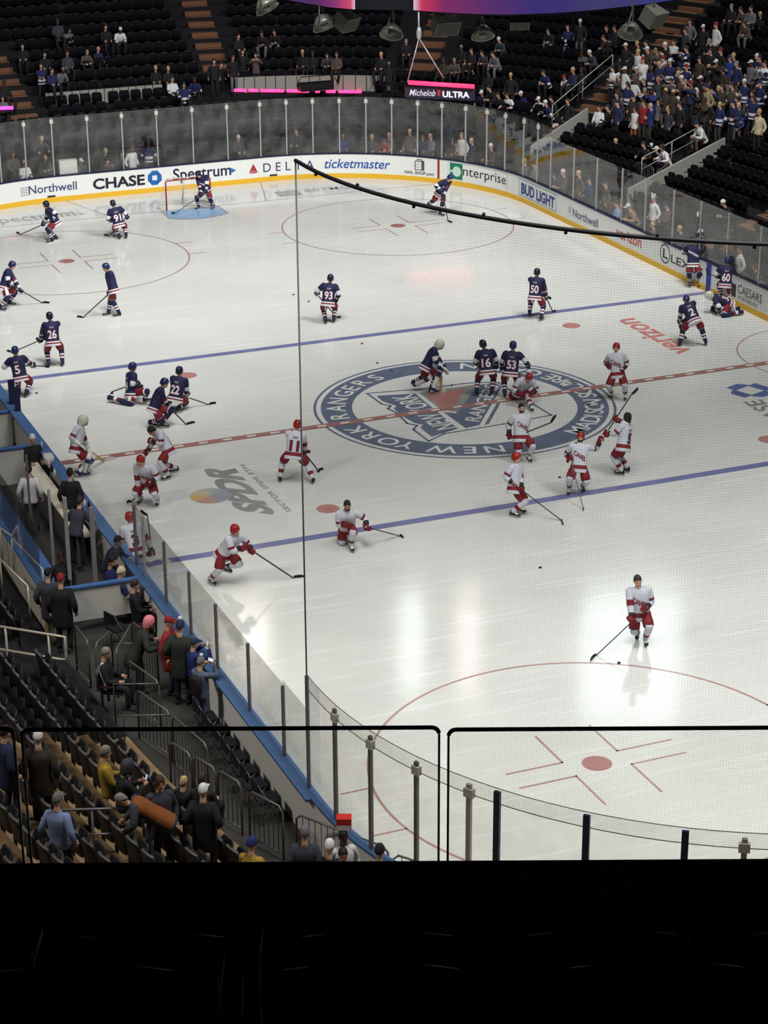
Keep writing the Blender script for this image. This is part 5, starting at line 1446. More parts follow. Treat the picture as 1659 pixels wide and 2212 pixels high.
# ------------------------------------------------------------------ people and things near the left boards
def near(label, px, py, pname, floor, face, top, hat, hatc, **kw):
    q = at_z(px, py, floor + POSES[pname][2].z * kw.get('scale', 1.0))
    hd = V((q.x - CAM_LOC.x, q.y - CAM_LOC.y, 0)).normalized(); r_ = V((hd.y, -hd.x, 0)); a = math.radians(face)
    F = -hd * math.cos(a) + r_ * math.sin(a); rz = math.atan2(-F.x, F.y)
    hv = Matrix.Rotation(rz, 3, 'Z') @ (POSES[pname][2] * kw.get('scale', 1.0))
    return make_person(label, pname, (q.x - hv.x, q.y - hv.y, floor), rz, top, hat, hatc, **kw)
def held(p, offs, size, name, label, cat, mat):
    t, f = p
    c = t.matrix_basis @ ((f.hand[0] + f.hand[1]) / 2 + V(offs))
    mb = MB(c); R = Matrix.Rotation(t.rotation_euler.z, 3, 'Z') @ Matrix.Rotation(-0.3, 3, 'X')
    mb.box(c, size, R); mb.box(c + R @ V((0, -size[1] / 2 - 0.001, 0)), (size[0] * 0.9, 0.002, size[2] * 0.92), R, 1)
    return tag(mb.build(name, mat, smooth=False), label, cat)
PHONE = [M('phone_black', (20, 20, 24), 0.3), M('phone_screen', (196, 206, 212), 0.2, emit=0.8)]
B0 = 0.12
near('seated man in pale beanie and black jacket, arms folded, in the bench box', 70, 948, 'sit', B0 + 0.1, 20, 'k', 'beanie', 'w', legs='k', stripe='k')
near('man in black T-shirt with back turned at the bench boards', 151, 1021, 'stand', B0, 170, 'k', 'short', 'black', legs='v')
near('man in dark jacket bowed over the bench boards', 173, 1082, 'rail', B0, 150, 'v', 'short', 'brown', legs='k')
near('man in white sweater seen from behind at the bench railing', 62, 1014, 'stand', B0, 172, 'w', 'short', 'black', legs='v')
near('dark skinned man in black suit with white shirt front by the bench end', 131, 1203, 'stand', 0.05, 8, 'k', 'short', 'black', skin=2, legs='k', stripe='k')
near('man in charcoal hooded coat and tan trousers beside the suited man', 104, 1238, 'stand', 0.05, 160, 'v', 'cap', 'k', legs='t', coat=True)
near('man in long black coat with orange collar and dark red cap', 131, 1250, 'stand', 0.05, 168, 'k', 'cap', 'r', legs='k', coat=True, scale=1.05)
c_ = near('seated fan in tan beanie and blue white jersey at the bench end', 262, 1236, 'sit', 0.0, 110, 'j', 'beanie', 'c', legs='n')
near('fan in blue jersey with pale shoulders half hidden behind the tan beanie', 242, 1212, 'sit', 0.0, 60, 'j', 'short', 'black', legs='n')
near('person with dark hair and light blue collar at the bench gate', 255, 1168, 'rail', 0.0, 60, 'n', 'short', 'black', legs='k', stripe='l')
near('person in black coat seated low behind the blue boards cap', 292, 1262, 'sit', 0.0, 90, 'k', 'short', 'brown', legs='k')
near('person with pink hood and dark coat by the first barrier', 322, 1343, 'rail', 0.0, 95, 'e', 'hood', 'p', legs='k', coat=True, stripe='e')
near('fan in red jacket and red cap pressed to the glass', 366, 1343, 'stand', 0.0, 70, 'r', 'cap', 'r', legs='n', coat=True)
near('tall fan in dark green parka with striped bobble hat', 389, 1353, 'pocket', 0.0, 160, 'e', 'pom', 'n', legs='k', coat=True, stripe='e', scale=1.06)
p_ = near('child in blue jersey and blue cap raising a phone at the glass', 420, 1389, 'phone', 0.0, 120, 'b', 'cap', 'n', legs='k', scale=0.9)
p2_ = near('girl in denim jacket and grey bobble hat filming through the glass', 434, 1430, 'phone', 0.0, 140, 's', 'pom', 'g', legs='s', scale=0.9)
t_, f_ = p2_
bpk = thing('backpack', 'black backpack on the back of the girl in the bobble hat', 'backpack', t_.location)
mb = MB(); mb.loft([oval(V((0, -0.2, z)), V((1, 0, 0)), V((0, 1, 0)), w, .08, 16, 4) for z, w in ((.95, .10), (1.0, .14), (1.25, .15), (1.36, .12), (1.4, .06))])
mb.build('bag', M('backpack_black', (22, 22, 22), 0.8), bpk)
mb = MB(); [mb.tube([V((s * .1, -.14, 1.36)), V((s * .12, -.02, 1.44)), V((s * .12, .13, 1.3)), V((s * .1, -.1, 1.0))], .014, 6) for s in (-1, 1)]; mb.build('strap', M('backpack_black'), bpk)
bpk.rotation_euler = t_.rotation_euler; bpk.scale = (0.9,) * 3
held(p_, (0, 0.03, 0.06), (0.075, 0.01, 0.15), 'phone', 'phone raised by the child in the blue cap', 'phone', PHONE)
held(p2_, (0, 0.03, 0.06), (0.15, 0.01, 0.075), 'phone', 'phone held by the girl in the denim jacket', 'phone', PHONE)
g_ = near('grey haired man in black, white and red jacket sitting alone', 229, 1410, 'sit', 0.12, 75, 'k', 'short', 'grey', legs='k', stripe='w', panel=True)[0]
t = thing('stadium_chair', 'dark folding seat under the lone grey haired man', 'seat', g_.location, None, g_.rotation_euler.z)
for nm, me in zip(('backrest', 'armrest', 'armrest'), (SEAT_MESH[0],) + SEAT_MESH[2:]):
    o = bpy.data.objects.new(nm, me); o.parent = t; COL.objects.link(o)
mb = MB(); mb.box((0, 0.05, 0.42), (0.44, 0.42, 0.06)); mb.build('seat_pan', SEAT, t, False)
near('broad person in dark coat with white shirt hem, from behind', 82, 1592, 'stand', 1.2, 172, 'd', 'cap', 'w', legs='k', coat=True, stripe='w', scale=1.05)
near('person in navy at the photo edge holding papers', 12, 1580, 'stand', 1.5, 120, 'n', 'short', 'black', legs='n', coat=True)
near('man in light blue shirt and grey cap seen from behind on the steps', 124, 1727, 'stand', 1.15, 150, 'l', 'cap', 'g', legs='k')
near('man in dark jacket with rust back panel bending over seats', 262, 1727, 'bend', 0.85, -95, 'v', 'short', 'grey', legs='v', coat=True, stripe='o', panel=True)
near('woman with long brown hair in charcoal puffer coat', 345, 1690, 'stand', 0.6, 15, 'v', 'long', 'brown', legs='k', coat=True)
near('seated grey haired person with mustard collar', 228, 1624, 'sit', 0.8, 100, 'y', 'short', 'grey', legs='k')
p3_ = near('seated person in grey knitted hood looking at a lit phone', 275, 1655, 'sitphone', 0.8, 110, 'k', 'hood', 'v', legs='k')
held(p3_, (0, 0.05, 0.04), (0.075, 0.01, 0.15), 'phone', 'lit phone of the seated person in the grey hood', 'phone', PHONE)
near('blond child with pale mask beside the puffer coat', 397, 1688, 'sit', 0.5, 140, 'k', 'short', 'blond', legs='k', scale=0.85, stripe='l')
near('brown haired person behind the white cap', 437, 1682, 'sit', 0.5, 160, 'k', 'short', 'brown', legs='k')
near('person in white cap and long black coat among the lowest rows', 439, 1707, 'pocket', 0.35, 165, 'k', 'cap', 'w', legs='k', coat=True, scale=1.06)
near('person in grey beanie and dark coat by the lowest barrier', 658, 1799, 'stand', 0.1, 175, 'v', 'beanie', 'g', legs='k', coat=True)
near('person in white beanie behind the bars near the vendor', 712, 1828, 'stand', 0.1, 165, 'k', 'beanie', 'w', legs='k')
vd = near('vendor in pale shirt carrying a red and white carton on the head', 742, 1808, 'stand', 0.0, 20, 'w', 'short', 'black', skin=2, legs='k')
q = at_z(743, 1776, 1.93)
mb = MB(q); mb.box(q - Z * 0.06, (0.26, 0.2, 0.1), CM.to_3x3().col[0].to_track_quat('X', 'Z').to_matrix(), 1); mb.box(q + Z * 0.05, (0.26, 0.2, 0.12), CM.col[0].to_track_quat('X', 'Z').to_matrix(), 0)
tag(mb.build('carton', [M('carton_red', (196, 40, 36), 0.5), M('carton_white', (226, 222, 216), 0.5)], smooth=False), 'red and white carton on the head of the vendor', 'box')
near('brown skinned person looking up behind the barrier bars', 741, 1846, 'stand', 0.1, 10, 'w', 'short', 'black', skin=1, legs='k')
near('person in black beanie by the last barrier but one', 820, 1838, 'stand', 0.1, 170, 'k', 'beanie', 'k', legs='k')
near('person in blue beanie with mustard collar at the bottom of the stand', 545, 1822, 'sit', 0.5, 150, 'y', 'beanie', 'b', legs='k')

# crowd barriers along the front of the near stand
BAR = M('barrier_steel', (104, 102, 98), 0.4, 0.4, var=0.1)
def barrier(p0, p1, label, h=1.1, ret=None, group='crowd barriers of the near stand', mat=BAR, n=None):
    p0, p1 = V((p0[0], p0[1], p0[2] if len(p0) > 2 else 0)), V((p1[0], p1[1], p1[2] if len(p1) > 2 else 0))
    t = thing('crowd_barrier', label, 'barrier', p0, group); o = t.location.copy()
    u = (p1 - p0).normalized(); mb = MB(o)
    mb.tube([p0, p0 + Z * (h - 0.1), p0 + Z * h + u * 0.1, p1 + Z * h - u * 0.1, p1 + Z * (h - 0.1), p1], 0.022, 8); mb.tube([p0 + Z * 0.12, p1 + Z * 0.12], 0.015, 6)
    mb.build('frame', mat, t)
    L = (p1 - p0).length; n = n or max(3, int(L / 0.13))
    mb = MB(o)
    for i in range(1, n):
        a = p0.lerp(p1, i / n); mb.tube([a + Z * 0.12, a + Z * h], 0.008, 5)
    mb.build('bars', M('barrier_bars', (70, 69, 67), 0.5, 0.3), t)
    if ret:
        q_ = V((ret[0], ret[1], p1.z)); mb = MB(o); mb.tube([p1 + Z * (h * 0.96), q_ + Z * (h * 0.96), q_], 0.02, 8); mb.build('return_rail', mat, t)
bl = [((284, 1341), (338, 1385)), ((275, 1425), (343, 1473)), ((296, 1490), (367, 1540)), ((372, 1545), (447, 1610)), ((365, 1600), (412, 1630)), ((417, 1632), (465, 1660)), ((470, 1662), (520, 1692)), ((537, 1707), (610, 1745)), ((640, 1758), (762, 1805)), ((772, 1808), (838, 1832)), ((850, 1845), (905, 1862)), ((160, 1348), (190, 1386)), ((205, 1392), (240, 1362)), ((250, 1405), (284, 1345))]
for i, (a, b) in enumerate(bl):
    A, B = at_z(*a, 1.1), at_z(*b, 1.1)
    r_ = None
    if i in (0, 1, 2):
        r_ = (A.x + (-0.55 if i else -0.6), A.y - 0.9)
    barrier(A[:2], B[:2], '%s steel crowd barrier, counted from the bench end toward the ledge' % ordn(i), ret=r_)
for i, (a, b) in enumerate((((1263, 272), (1305, 282)), ((1270, 308), (1322, 318)), ((1325, 317), (1362, 328)), ((1372, 350), (1412, 362)), ((1418, 372), (1446, 352)), ((1180, 238), (1140, 232)), ((1130, 232), (1075, 222)))):
    A, B = at_z(*a, 1.7), at_z(*b, 1.7)
    barrier((A.x, A.y, 0.7), (B.x, B.y, 0.7), '%s steel barrier around the right corner, starting at the crowd stairs' % ordn(i), h=1.0, group='barriers round the right corner')
HR = M('rail_cream', (196, 190, 172), 0.35, 0.2)
a_, b_ = at_z(-20, 1350, 1.25), at_z(140, 1376, 1.25); c_2, d_ = at_z(140, 1403, 0.95), at_z(-20, 1386, 0.95)
rail_tube('handrail', [a_, b_.lerp(a_, 0.08), b_, V((b_.x, b_.y, 1.05)), V((b_.x, b_.y, 0.8)), V((b_.x, b_.y, 0.72)), b_.lerp(a_, 0.1) - Z * 0.55, a_ - Z * 0.55], 'cream tubular handrail at the head of the near stand aisle', r=0.03, mat=HR, posts=[(b_.lerp(a_, 0.22) - Z * 1.3, b_.lerp(a_, 0.22)), (b_.lerp(a_, 0.8) - Z * 1.3, b_.lerp(a_, 0.8))])
a_, b_ = at_z(128, 1750, 1.95), at_z(268, 1746, 1.95)
rail_tube('handrail', [a_, b_], 'dull steel handrail in front of the light blue shirt', r=0.025, mat=STEEL_DARK, posts=[(a_.lerp(b_, 0.5) - Z * 1.2, a_.lerp(b_, 0.5)), (a_ - Z * 0.5, b_ - Z * 0.5)])
for i, (qa, qb) in enumerate((((0, 1140), (30, 1162)), ((25, 1162), (92, 1230)), ((0, 1208), (60, 1266)))):
    a_, b_ = at_z(*qa, 1.3), at_z(*qb, 1.1)
    rail_tube('handrail', [a_, b_], '%s slanting rail of the dark steps beside the bench' % ordn(i), r=0.022, mat=HR, posts=[(b_ - Z * 0.9, b_), (a_ - Z * 0.9, a_)])

# folding chairs at the glass
def chair(loc, rz, label):
    t = thing('folding_chair', label, 'chair', loc, 'folding chairs by the side glass', rz)
    for nm, parts, m in (('seat', [((0, 0, .45), (.42, .40, .04))], SEAT), ('backrest', [((0, -.21, .74), (.42, .03, .24))], SEAT)):
        mb = MB(); [mb.box(c, s_) for c, s_ in parts]; mb.build(nm, m, t, False)
    for sx in (-1, 1):
        for ya, yb in ((.2, -.22), (-.2, .15)):
            mb = MB(); mb.tube([V((sx * .2, ya, 0)), V((sx * .2, yb, .45 if ya < 0 else .86))], .012, 6); mb.build('leg', STEEL_DARK, t)
for i, y in enumerate((-16.9, -17.5, -18.1, -18.7, -19.3, -19.9, -20.5)):
    chair((-13.52 + (0.0 if y > -20 else 0.02), y, 0), math.radians(-90), '%s folding chair along the side boards, counted from the girl in denim' % ordn(i))
chair((-14.0, -12.0, 0), math.radians(-70), 'folding chair with open legs under the tan beanie fan')

# ------------------------------------------------------------------ bench boxes behind the left boards
BENCH_W, BENCH_B = M('bench_white', (206, 204, 196), 0.5, var=0.06), M('bench_blue', (70, 106, 160), 0.45)
def wall_slab(name, p0, p1, h, label, th=0.1, cap=True, z=0.0):
    p0, p1 = V((p0[0], p0[1], z)), V((p1[0], p1[1], z)); u = (p1 - p0).normalized(); w = V((-u.y, u.x, 0)); R = Matrix((u, w, Z)).transposed()
    L = (p1 - p0).length; c = (p0 + p1) / 2
    mb = MB(c); mb.box(c + Z * h / 2, (L, th, h), R); o = mb.build(name, BENCH_W, smooth=False); struct(o); o['label'] = label
    if cap:
        mb = MB(c); mb.box(c + Z * (h + 0.02), (L + 0.02, th + 0.06, 0.05), R); mb.build('cap', BENCH_B, o, False)
wall_slab('bench_end_panel', (-14.9, -10.9), (-13.25, -10.95), 0.8, 'white end panel of the bench box facing the camera', z=0.28)
wall_slab('bench_back_wall', (-15.3, -10.7), (-15.3, 10), 1.0, 'white back wall of the bench boxes with blue cap')
wall_slab('bench_divider', (-15.1, -1.0), (-13.15, -1.05), 1.0, 'cream divider between the bench boxes')
wall_slab('bench_divider', (-15.1, 2.0), (-13.15, 2.0), 1.0, 'pale divider at the dark blue posts')
bn = thing('players_bench', 'long blue bench in the bench box', 'bench', (-14.75, -5.8, 0))
mb = MB(bn.location); mb.box((-14.75, -5.8, 0.48), (0.4, 9.0, 0.06)); mb.build('seat', BENCH_B, bn, False)
mb = MB(bn.location); mb.box((-14.75, -5.8, 0.23), (0.2, 8.6, 0.46)); mb.build('plinth', STEEL_DARK, bn, False)
tb = thing('counter', 'cream counter running behind the bench boards', 'counter', (-13.5, -5, 0))
mb = MB(tb.location); mb.box((-13.52, -4.6, 0.82), (0.36, 5.6, 0.05)); mb.build('top', M('counter_cream', (216, 210, 192), 0.5), tb, False)
mb = MB(tb.location); mb.box((-13.62, -4.6, 0.4), (0.04, 5.2, 0.8)); mb.build('front_panel', STEEL_DARK, tb, False)
for i, (px, py, c) in enumerate(((106, 1002, 'w'), (112, 1012, 'k'), (118, 1022, 'w'), (183, 1088, 'w'), (192, 1092, 'k'), (90, 962, 'w'))):
    q = at_z(px, py, 1.2); mb = MB(q - Z * 0.1)
    mb.loft([oval(q + Z * z, V((1, 0, 0)), V((0, 1, 0)), r, r, 10, 2) for z, r in ((-0.1, .035), (.06, .036), (.09, .015), (.12, .015))])
    tag(mb.build('water_bottle', cloth(c)), '%s drinks bottle on the bench boards from the beanie man on' % ordn(i), 'bottle', 'bottles on the bench boards')
q = at_z(104, 982, 1.3); mb = MB(q); mb.loft([oval(q + V((0, 0, z)), V((1, 0, 0)), V((0, 1, 0)), w, w * 1.6, 14, 4) for z, w in ((-.22, .12), (-.02, .13), (0, .1))])
tag(mb.build('towel_stack', BENCH_W), 'white towel draped over the bench boards beside the beanie man', 'towel')
def pole(px0, py0, px1, py1, y, r, mat, label):
    a = at_axis(px1, py1, 0, y); tp_ = at_axis(px0, py0, 0, y)
    a = V((a.x, (a.y + tp_.y) / 2, max(a.z, 0.0))); b = V((a.x, a.y, tp_.z))
    mb = MB(a); mb.box((a + b) / 2, (r, r, (b - a).length)); tag(mb.build('glass_support', mat, smooth=False), label, 'post')
pole(16, 812, 40, 945, -13.0, 0.16, STEEL_BLUE, 'first thick navy post at the bench boards by the photo edge')
pole(34, 835, 45, 952, -13.0, 0.14, STEEL_BLUE, 'second thick navy post at the bench boards by the photo edge')
pole(108, 1062, 113, 1215, -14.9, 0.06, STEEL, 'thin steel post of the glass behind the bench by the white sweater')
pole(143, 1080, 147, 1245, -14.7, 0.08, STEEL, 'steel post rising beside the suited man')
pole(58, 985, 64, 1110, -15.0, 0.05, STEEL_DARK, 'dark post of the glass behind the bench at the photo edge')
# curved glass return at the end of the side glass
s_e = ls[-1]; pe, ne = perim(s_e); pe = pe + ne * 0.05
cur = [pe + V((-0.02, 0.0, 0)), pe + V((-0.12, 0.14, 0)), pe + V((-0.35, 0.2, 0)), pe + V((-0.95, 0.2, 0))]
P_, _r = smooth_pts(cur, [1] * 4, 5)
mb = MB(P_[0]); mb.loft([[p + V((0, 0.007, 1.0)), p + V((0, 0.007, 2.62)), p + V((0, -0.007, 2.62)), p + V((0, -0.007, 1.0))] for p in P_])
tag(mb.build('rink_glass', GLASS, smooth=False), 'curved glass sheet turning in at the bench end', 'glass')
mb = MB(P_[-1]); mb.box(P_[-1] + Z * 1.45, (0.10, 0.07, 2.3)); tag(mb.build('stanchion', M('post_pale', (150, 142, 146), 0.35, 0.2), smooth=False), 'broad pale post of the curved glass at the bench end', 'post')
# glass screen behind the bench
for i, y in enumerate((-9.4, -7.4, -5.4, -3.4)):
    mb = MB(V((-15.3, y, 1.05))); mb.box((-15.3, y, 1.75), (0.014, 1.9, 1.4)); tag(mb.build('bench_glass', GLASS, smooth=False), '%s glass sheet on the wall behind the bench, counted from the suited man' % ordn(i), 'glass', 'glass behind the bench')

def at_dist(px, py, D):
    d = ray(px, py); return CAM_LOC + d * (D / math.hypot(d.x, d.y))
# ------------------------------------------------------------------ lit strips, sign, camera, white box
def tube_light(label, px0, px1, py0, py1, y, rgb, group=None):
    a, b = at_axis(px0, py0, 1, y), at_axis(px1, py1, 1, y)
    t = thing('light_strip', label, 'light', a, group); mb = MB(a)
    mb.tube([a, b], 0.075, 10); mb.build('tube', M('led_%d_%d_%d' % rgb, rgb, 0.4, emit=3.2), t)
    mb = MB(a); mb.box((a + b) / 2 + V((0, 0.12, -0.08)), ((b - a).length, 0.08, 0.2)); mb.build('housing', M('sign_dark', (30, 30, 44), 0.5), t, False)
for i, (x0, x1) in enumerate(((506, 531), (537, 556), (563, 612), (620, 667), (682, 690), (705, 724), (732, 780), (788, 836))):
    tube_light('%s pink light tube in the row below the pale wall, counted from the aisle' % ordn(i), x0, x1, 195 + (x0 - 506) * 0.012, 195 + (x1 - 506) * 0.012 , 37.0, (255, 52, 110), 'pink light tubes')
tube_light('magenta light tube at the photo edge', -10, 28, 234, 233, 37.0, (240, 60, 200))
A, B, Cc, D_ = (at_dist(x, y, 88.6) for x, y in ((876, 188), (1026, 192), (1026, 218), (876, 211)))
sg_ = thing('lit_sign', 'dark advertising sign with white letters under a red light tube', 'sign', A)
u_ = (B - A).normalized(); mb = MB(A)
fr = [A, B, Cc, D_]; bk = [p + V((0.1, 0.35, 0)) for p in fr]
mb.add(fr + bk, [(3, 2, 1, 0), (4, 5, 6, 7), (0, 1, 5, 4), (1, 2, 6, 5), (2, 3, 7, 6), (3, 0, 4, 7)]); mb.build('panel', M('sign_navy', (36, 36, 58), 0.4), sg_, False)
for txt, x0, x1, yb, ht, shear, mat in (('Michelob', 884, 941, 206, 14, 0.3, M('sign_pale', (190, 190, 200), 0.5, emit=0.35)), ('ULTRA', 956, 1014, 209.5, 13, 0, M('sign_white', (236, 236, 240), 0.5, emit=0.5))):
    vs, fs, a0, a1, b0, b1 = glyphs(txt, 0.01 if shear else 0.03, shear)
    mb = MB(A); pts = []
    for x, y in vs:
        k = (x - a0) / (a1 - a0); pts.append(at_dist(x0 + (x1 - x0) * k, yb + (x1 - x0) * k * 0.03 - y / CAPH * ht, 88.56))
    mb.add(pts, fs); mb.build('lettering', mat, sg_, False)
mb = MB(A); mb.add([at_dist(x, y, 88.56) for x, y in ((945, 194), (951, 194), (951, 207), (945, 207))], [(3, 2, 1, 0)]); mb.build('red_mark', M('sign_red', (150, 40, 50), 0.5, emit=0.3), sg_, False)
mb = MB(A); mb.tube([at_dist(882, 178, 88.4), at_dist(1025, 187, 88.4)], 0.09, 10); mb.build('light_tube', M('led_red', (255, 40, 78), 0.4, emit=3.2), sg_)
mb = MB(A)
for q in ((880, 178), (958, 168)):
    mb.tube([at_dist(905, 82, 88.6), at_dist(*q, 88.6)], 0.03, 6)
mb.tube([at_dist(904, 20, 88.6), at_dist(905, 82, 88.6)], 0.04, 6); mb.ball(at_dist(905, 72, 88.6), (0.12, 0.12, 0.3))
mb.build('suspension_cable', STEEL, sg_)
q = at_axis(682, 186, 1, 36.6); cp = thing('camera_platform', 'small black railed platform in the middle of the pink light tubes', 'platform', q)
mb = MB(q); mb.box(q, (1.6, 0.5, 0.35)); mb.build('deck', M('camera_black', (20, 20, 22), 0.5), cp, False)
mb = MB(q); mb.tube([q + V((-1.0, -.2, .1)), q + V((-0.8, -.2, .5)), q + V((0.8, -.2, .5)), q + V((1.0, -.2, .1))], .025, 6); mb.build('railing', M('camera_black'), cp)
w0, w1 = at_axis(128, 377, 1, 30.85), at_axis(164, 343, 1, 30.85)
mb = MB(w0); mb.box((w0 + w1) / 2, (abs(w1.x - w0.x), 0.3, abs(w1.z - w0.z))); tag(mb.build('equipment_box', M('box_white', (222, 222, 218), 0.5), smooth=False), 'white equipment box standing behind the far glass', 'box')
q = at_axis(304, 300, 1, 31.6); vc = thing('video_camera', 'black video camera on the shoulder behind the far glass', 'camera', q)
mb = MB(q); mb.box(q, (0.5, 0.25, 0.22)); mb.build('body', M('camera_black', (20, 20, 22), 0.5), vc, False)
mb = MB(q); mb.tube([q + V((-0.25, 0, 0.02)), q + V((-0.5, -0.05, 0.04))], [0.07, 0.1], 10); mb.build('lens', M('camera_black'), vc)
q = at_axis(1434, 152, 1, 26); 
mb = MB(q); R = Matrix.Rotation(0.5, 3, 'Z') @ Matrix.Rotation(-0.25, 3, 'Y'); mb.box(q, (0.55, 0.02, 0.7), R); tag(mb.build('placard', M('placard_white', (222, 214, 216), 0.6), smooth=False), 'white handmade placard held up in the packed crowd', 'placard')
q = at_z(1199, 285, 1.4); mb = MB(q); mb.box(q, (0.5, 0.04, 0.75), Matrix.Rotation(-0.45, 3, 'Z')); tag(mb.build('placard', M('placard_white'), smooth=False), 'white board hanging on the corner barrier', 'placard')

# ------------------------------------------------------------------ scoreboard hanging over centre ice
def ramp_screen(name, stops, strength):
    m = bpy.data.materials.new(name); m.use_nodes = True; nt = m.node_tree; N = nt.nodes.new; L = nt.links.new
    b = nt.nodes['Principled BSDF']; uv = N('ShaderNodeUVMap'); uv.uv_map = 'UVMap'; sp_ = N('ShaderNodeSeparateXYZ'); L(uv.outputs[0], sp_.inputs[0])
    rp = N('ShaderNodeValToRGB'); el = rp.color_ramp.elements
    el[0].position, el[1].position = stops[0][0], stops[-1][0]
    for p, c in stops[1:-1]:
        el.new(p)
    for e, (p, c) in zip(sorted(el, key=lambda e: e.position), stops):
        e.color = tuple(lin(x) for x in c) + (1,)
    mr = N('ShaderNodeMapRange'); mr.inputs['From Max'].default_value = stops[-1][0] if False else 1.0
    L(sp_.outputs[0], mr.inputs['Value']); L(mr.outputs[0], rp.inputs[0]); L(rp.outputs[0], b.inputs['Emission Color']); b.inputs['Emission Strength'].default_value = strength; b.inputs['Base Color'].default_value = (0.01, 0.01, 0.01, 1)
    return m
sb_ = thing('scoreboard', 'huge curved video scoreboard hanging over centre ice', 'scoreboard', (0, 0, 12.5))
def screen(pts, stops, name):
    base = [at_dist(*p) for p in pts]; nn = len(base)
    rows_ = [[p - sb_.location, p - sb_.location + Z * 3.2] for p in base]
    o = net_surface('screen', rows_, ramp_screen(name, stops, 0.7), sb_)
    L = 0.0; us = [0.0]
    for i in range(1, nn): L += (base[i] - base[i - 1]).length; us.append(L)
    for l in o.data.loops:
        i = l.vertex_index // 2; o.data.uv_layers['UVMap'].data[l.index].uv = (us[i] / L, l.vertex_index % 2)
    mb = MB(sb_.location); rg = []
    for p in base:
        away = V((p.x - CAM_LOC.x, p.y - CAM_LOC.y, 0)).normalized()
        rg.append([p + away * 0.03 - Z * 0.04, p + away * 0.6 - Z * 0.04, p + away * 0.6 + Z * 3.2, p + away * 0.03 + Z * 3.2])
    mb.loft(rg); mb.build('housing', M('score_housing', (22, 22, 30), 0.6), sb_, False)
screen([(520, -34, 58), (570, -18, 57), (622, 0, 56), (665, 8, 55), (715, 16, 54), (767, 20.5, 53.2)], [(0, (40, 44, 130)), (0.35, (74, 60, 130)), (0.7, (96, 50, 110)), (0.85, (150, 60, 130)), (0.97, (240, 90, 130)), (1.0, (250, 220, 250))], 'screen_left')
screen([(893, 22, 53.2), (960, 27, 53), (1030, 30.5, 53), (1100, 31.5, 53.4), (1200, 28, 54), (1300, 20, 55.5), (1400, 8, 57), (1500, -6, 59)], [(0, (250, 220, 250)), (0.02, (226, 60, 100)), (0.08, (140, 40, 110)), (0.2, (96, 44, 120)), (0.33, (60, 44, 130)), (0.55, (70, 66, 120)), (0.8, (64, 64, 140)), (1, (40, 40, 150))], 'screen_right')
a_, b_ = at_dist(768, 20, 53.6), at_dist(893, 22, 53.6)
mb = MB(sb_.location); mb.loft([[a_, b_, b_ + V((1.5, 2.5, 0)), a_ + V((1.5, 2.5, 0))], [p + Z * 3.2 for p in (a_, b_, b_ + V((1.5, 2.5, 0)), a_ + V((1.5, 2.5, 0)))]]); mb.build('corner_panel', M('score_corner', (40, 42, 56), 0.5), sb_, False)
DISH, BOXM = M('dish_grey', (150, 150, 138), 0.35, 0.4), M('speaker_grey', (120, 120, 108), 0.6)
for i, (px, py, sc, tilt) in enumerate(((575, 14, 1.0, -0.5), (700, 52, 1.0, -0.35), (846, 70, 0.95, 0.25), (1043, 74, 0.95, 0.0), (1362, 68, 1.0, 0.4))):
    c = at_dist(px, py, 54 + 0.5 * abs(i - 2)); t = thing('dish_lamp', '%s round dish lamp hanging below the scoreboard, counted from the purple side' % ordn(i), 'lamp', c, 'dish lamps under the scoreboard')
    ax = V((0.15 * tilt - 0.2, -0.55, -0.6)).normalized(); ax = Matrix.Rotation(tilt, 3, 'Y') @ V((-0.1, -0.45, -0.75)).normalized()
    u = ax.orthogonal().normalized(); w = ax.cross(u); mb = MB(c)
    rg = [[c + ax * z + (u * math.cos(a) + w * math.sin(a)) * r for a in (2 * math.pi * k / 20 for k in range(20))] for z, r in ((-.26 * sc, .06), (-.2 * sc, .16 * sc), (-.05 * sc, .28 * sc), (.08 * sc, .33 * sc), (.06 * sc, .31 * sc), (-.07 * sc, .26 * sc), (-.2 * sc, .1 * sc))]
    mb.loft(rg); mb.build('reflector', DISH, t)
    mb = MB(c); mb.ball(c - ax * 0.02, 0.11); mb.build('bulb', M('bulb_dim', (90, 92, 84), 0.1), t)
    mb = MB(c); mb.tube([c + u * 0.33, c - ax * 0.3 + Z * 0.35, c - u * 0.33], 0.025, 6); mb.tube([c - ax * 0.3 + Z * 0.35, c + Z * 0.85], 0.03, 6); mb.build('yoke', STEEL_DARK, t)
for i, (px, py, sx, sy, rz) in enumerate(((748, 46, 0.62, 0.4, 0.6), (960, 54, 0.72, 0.42, 0.1), (1122, 47, 0.5, 0.24, -0.4), (1412, 36, 0.66, 0.42, 0.5))):
    c = at_dist(px, py, 54.5); t = thing('speaker_cabinet', '%s grey angular loudspeaker below the scoreboard, counted from the purple side' % ordn(i), 'loudspeaker', c, 'loudspeakers under the scoreboard')
    R = Matrix.Rotation(rz, 3, 'Z') @ Matrix.Rotation(0.5, 3, 'X'); mb = MB(c)
    pr = [(-sx / 2, -0.2), (sx / 2, -0.2), (sx / 2 * 0.7, 0.25), (-sx / 2 * 0.7, 0.25)]
    mb.loft([[c + R @ V((x, y, z)) for x, y in pr] for z in (-sy / 2, sy / 2)]); mb.build('cabinet', BOXM, t, False)
    mb = MB(c); mb.add([c + R @ V((x * sx * 0.46, -0.205, z * sy * 0.44)) for x, z in ((-1, -1), (1, -1), (1, 1), (-1, 1))], [(0, 1, 2, 3)]); mb.build('grille', M('grille_dark', (84, 84, 76), 0.8), t, False)
    mb = MB(c); mb.tube([c, c + Z * 0.75], 0.03, 6); mb.build('bracket', STEEL_DARK, t)

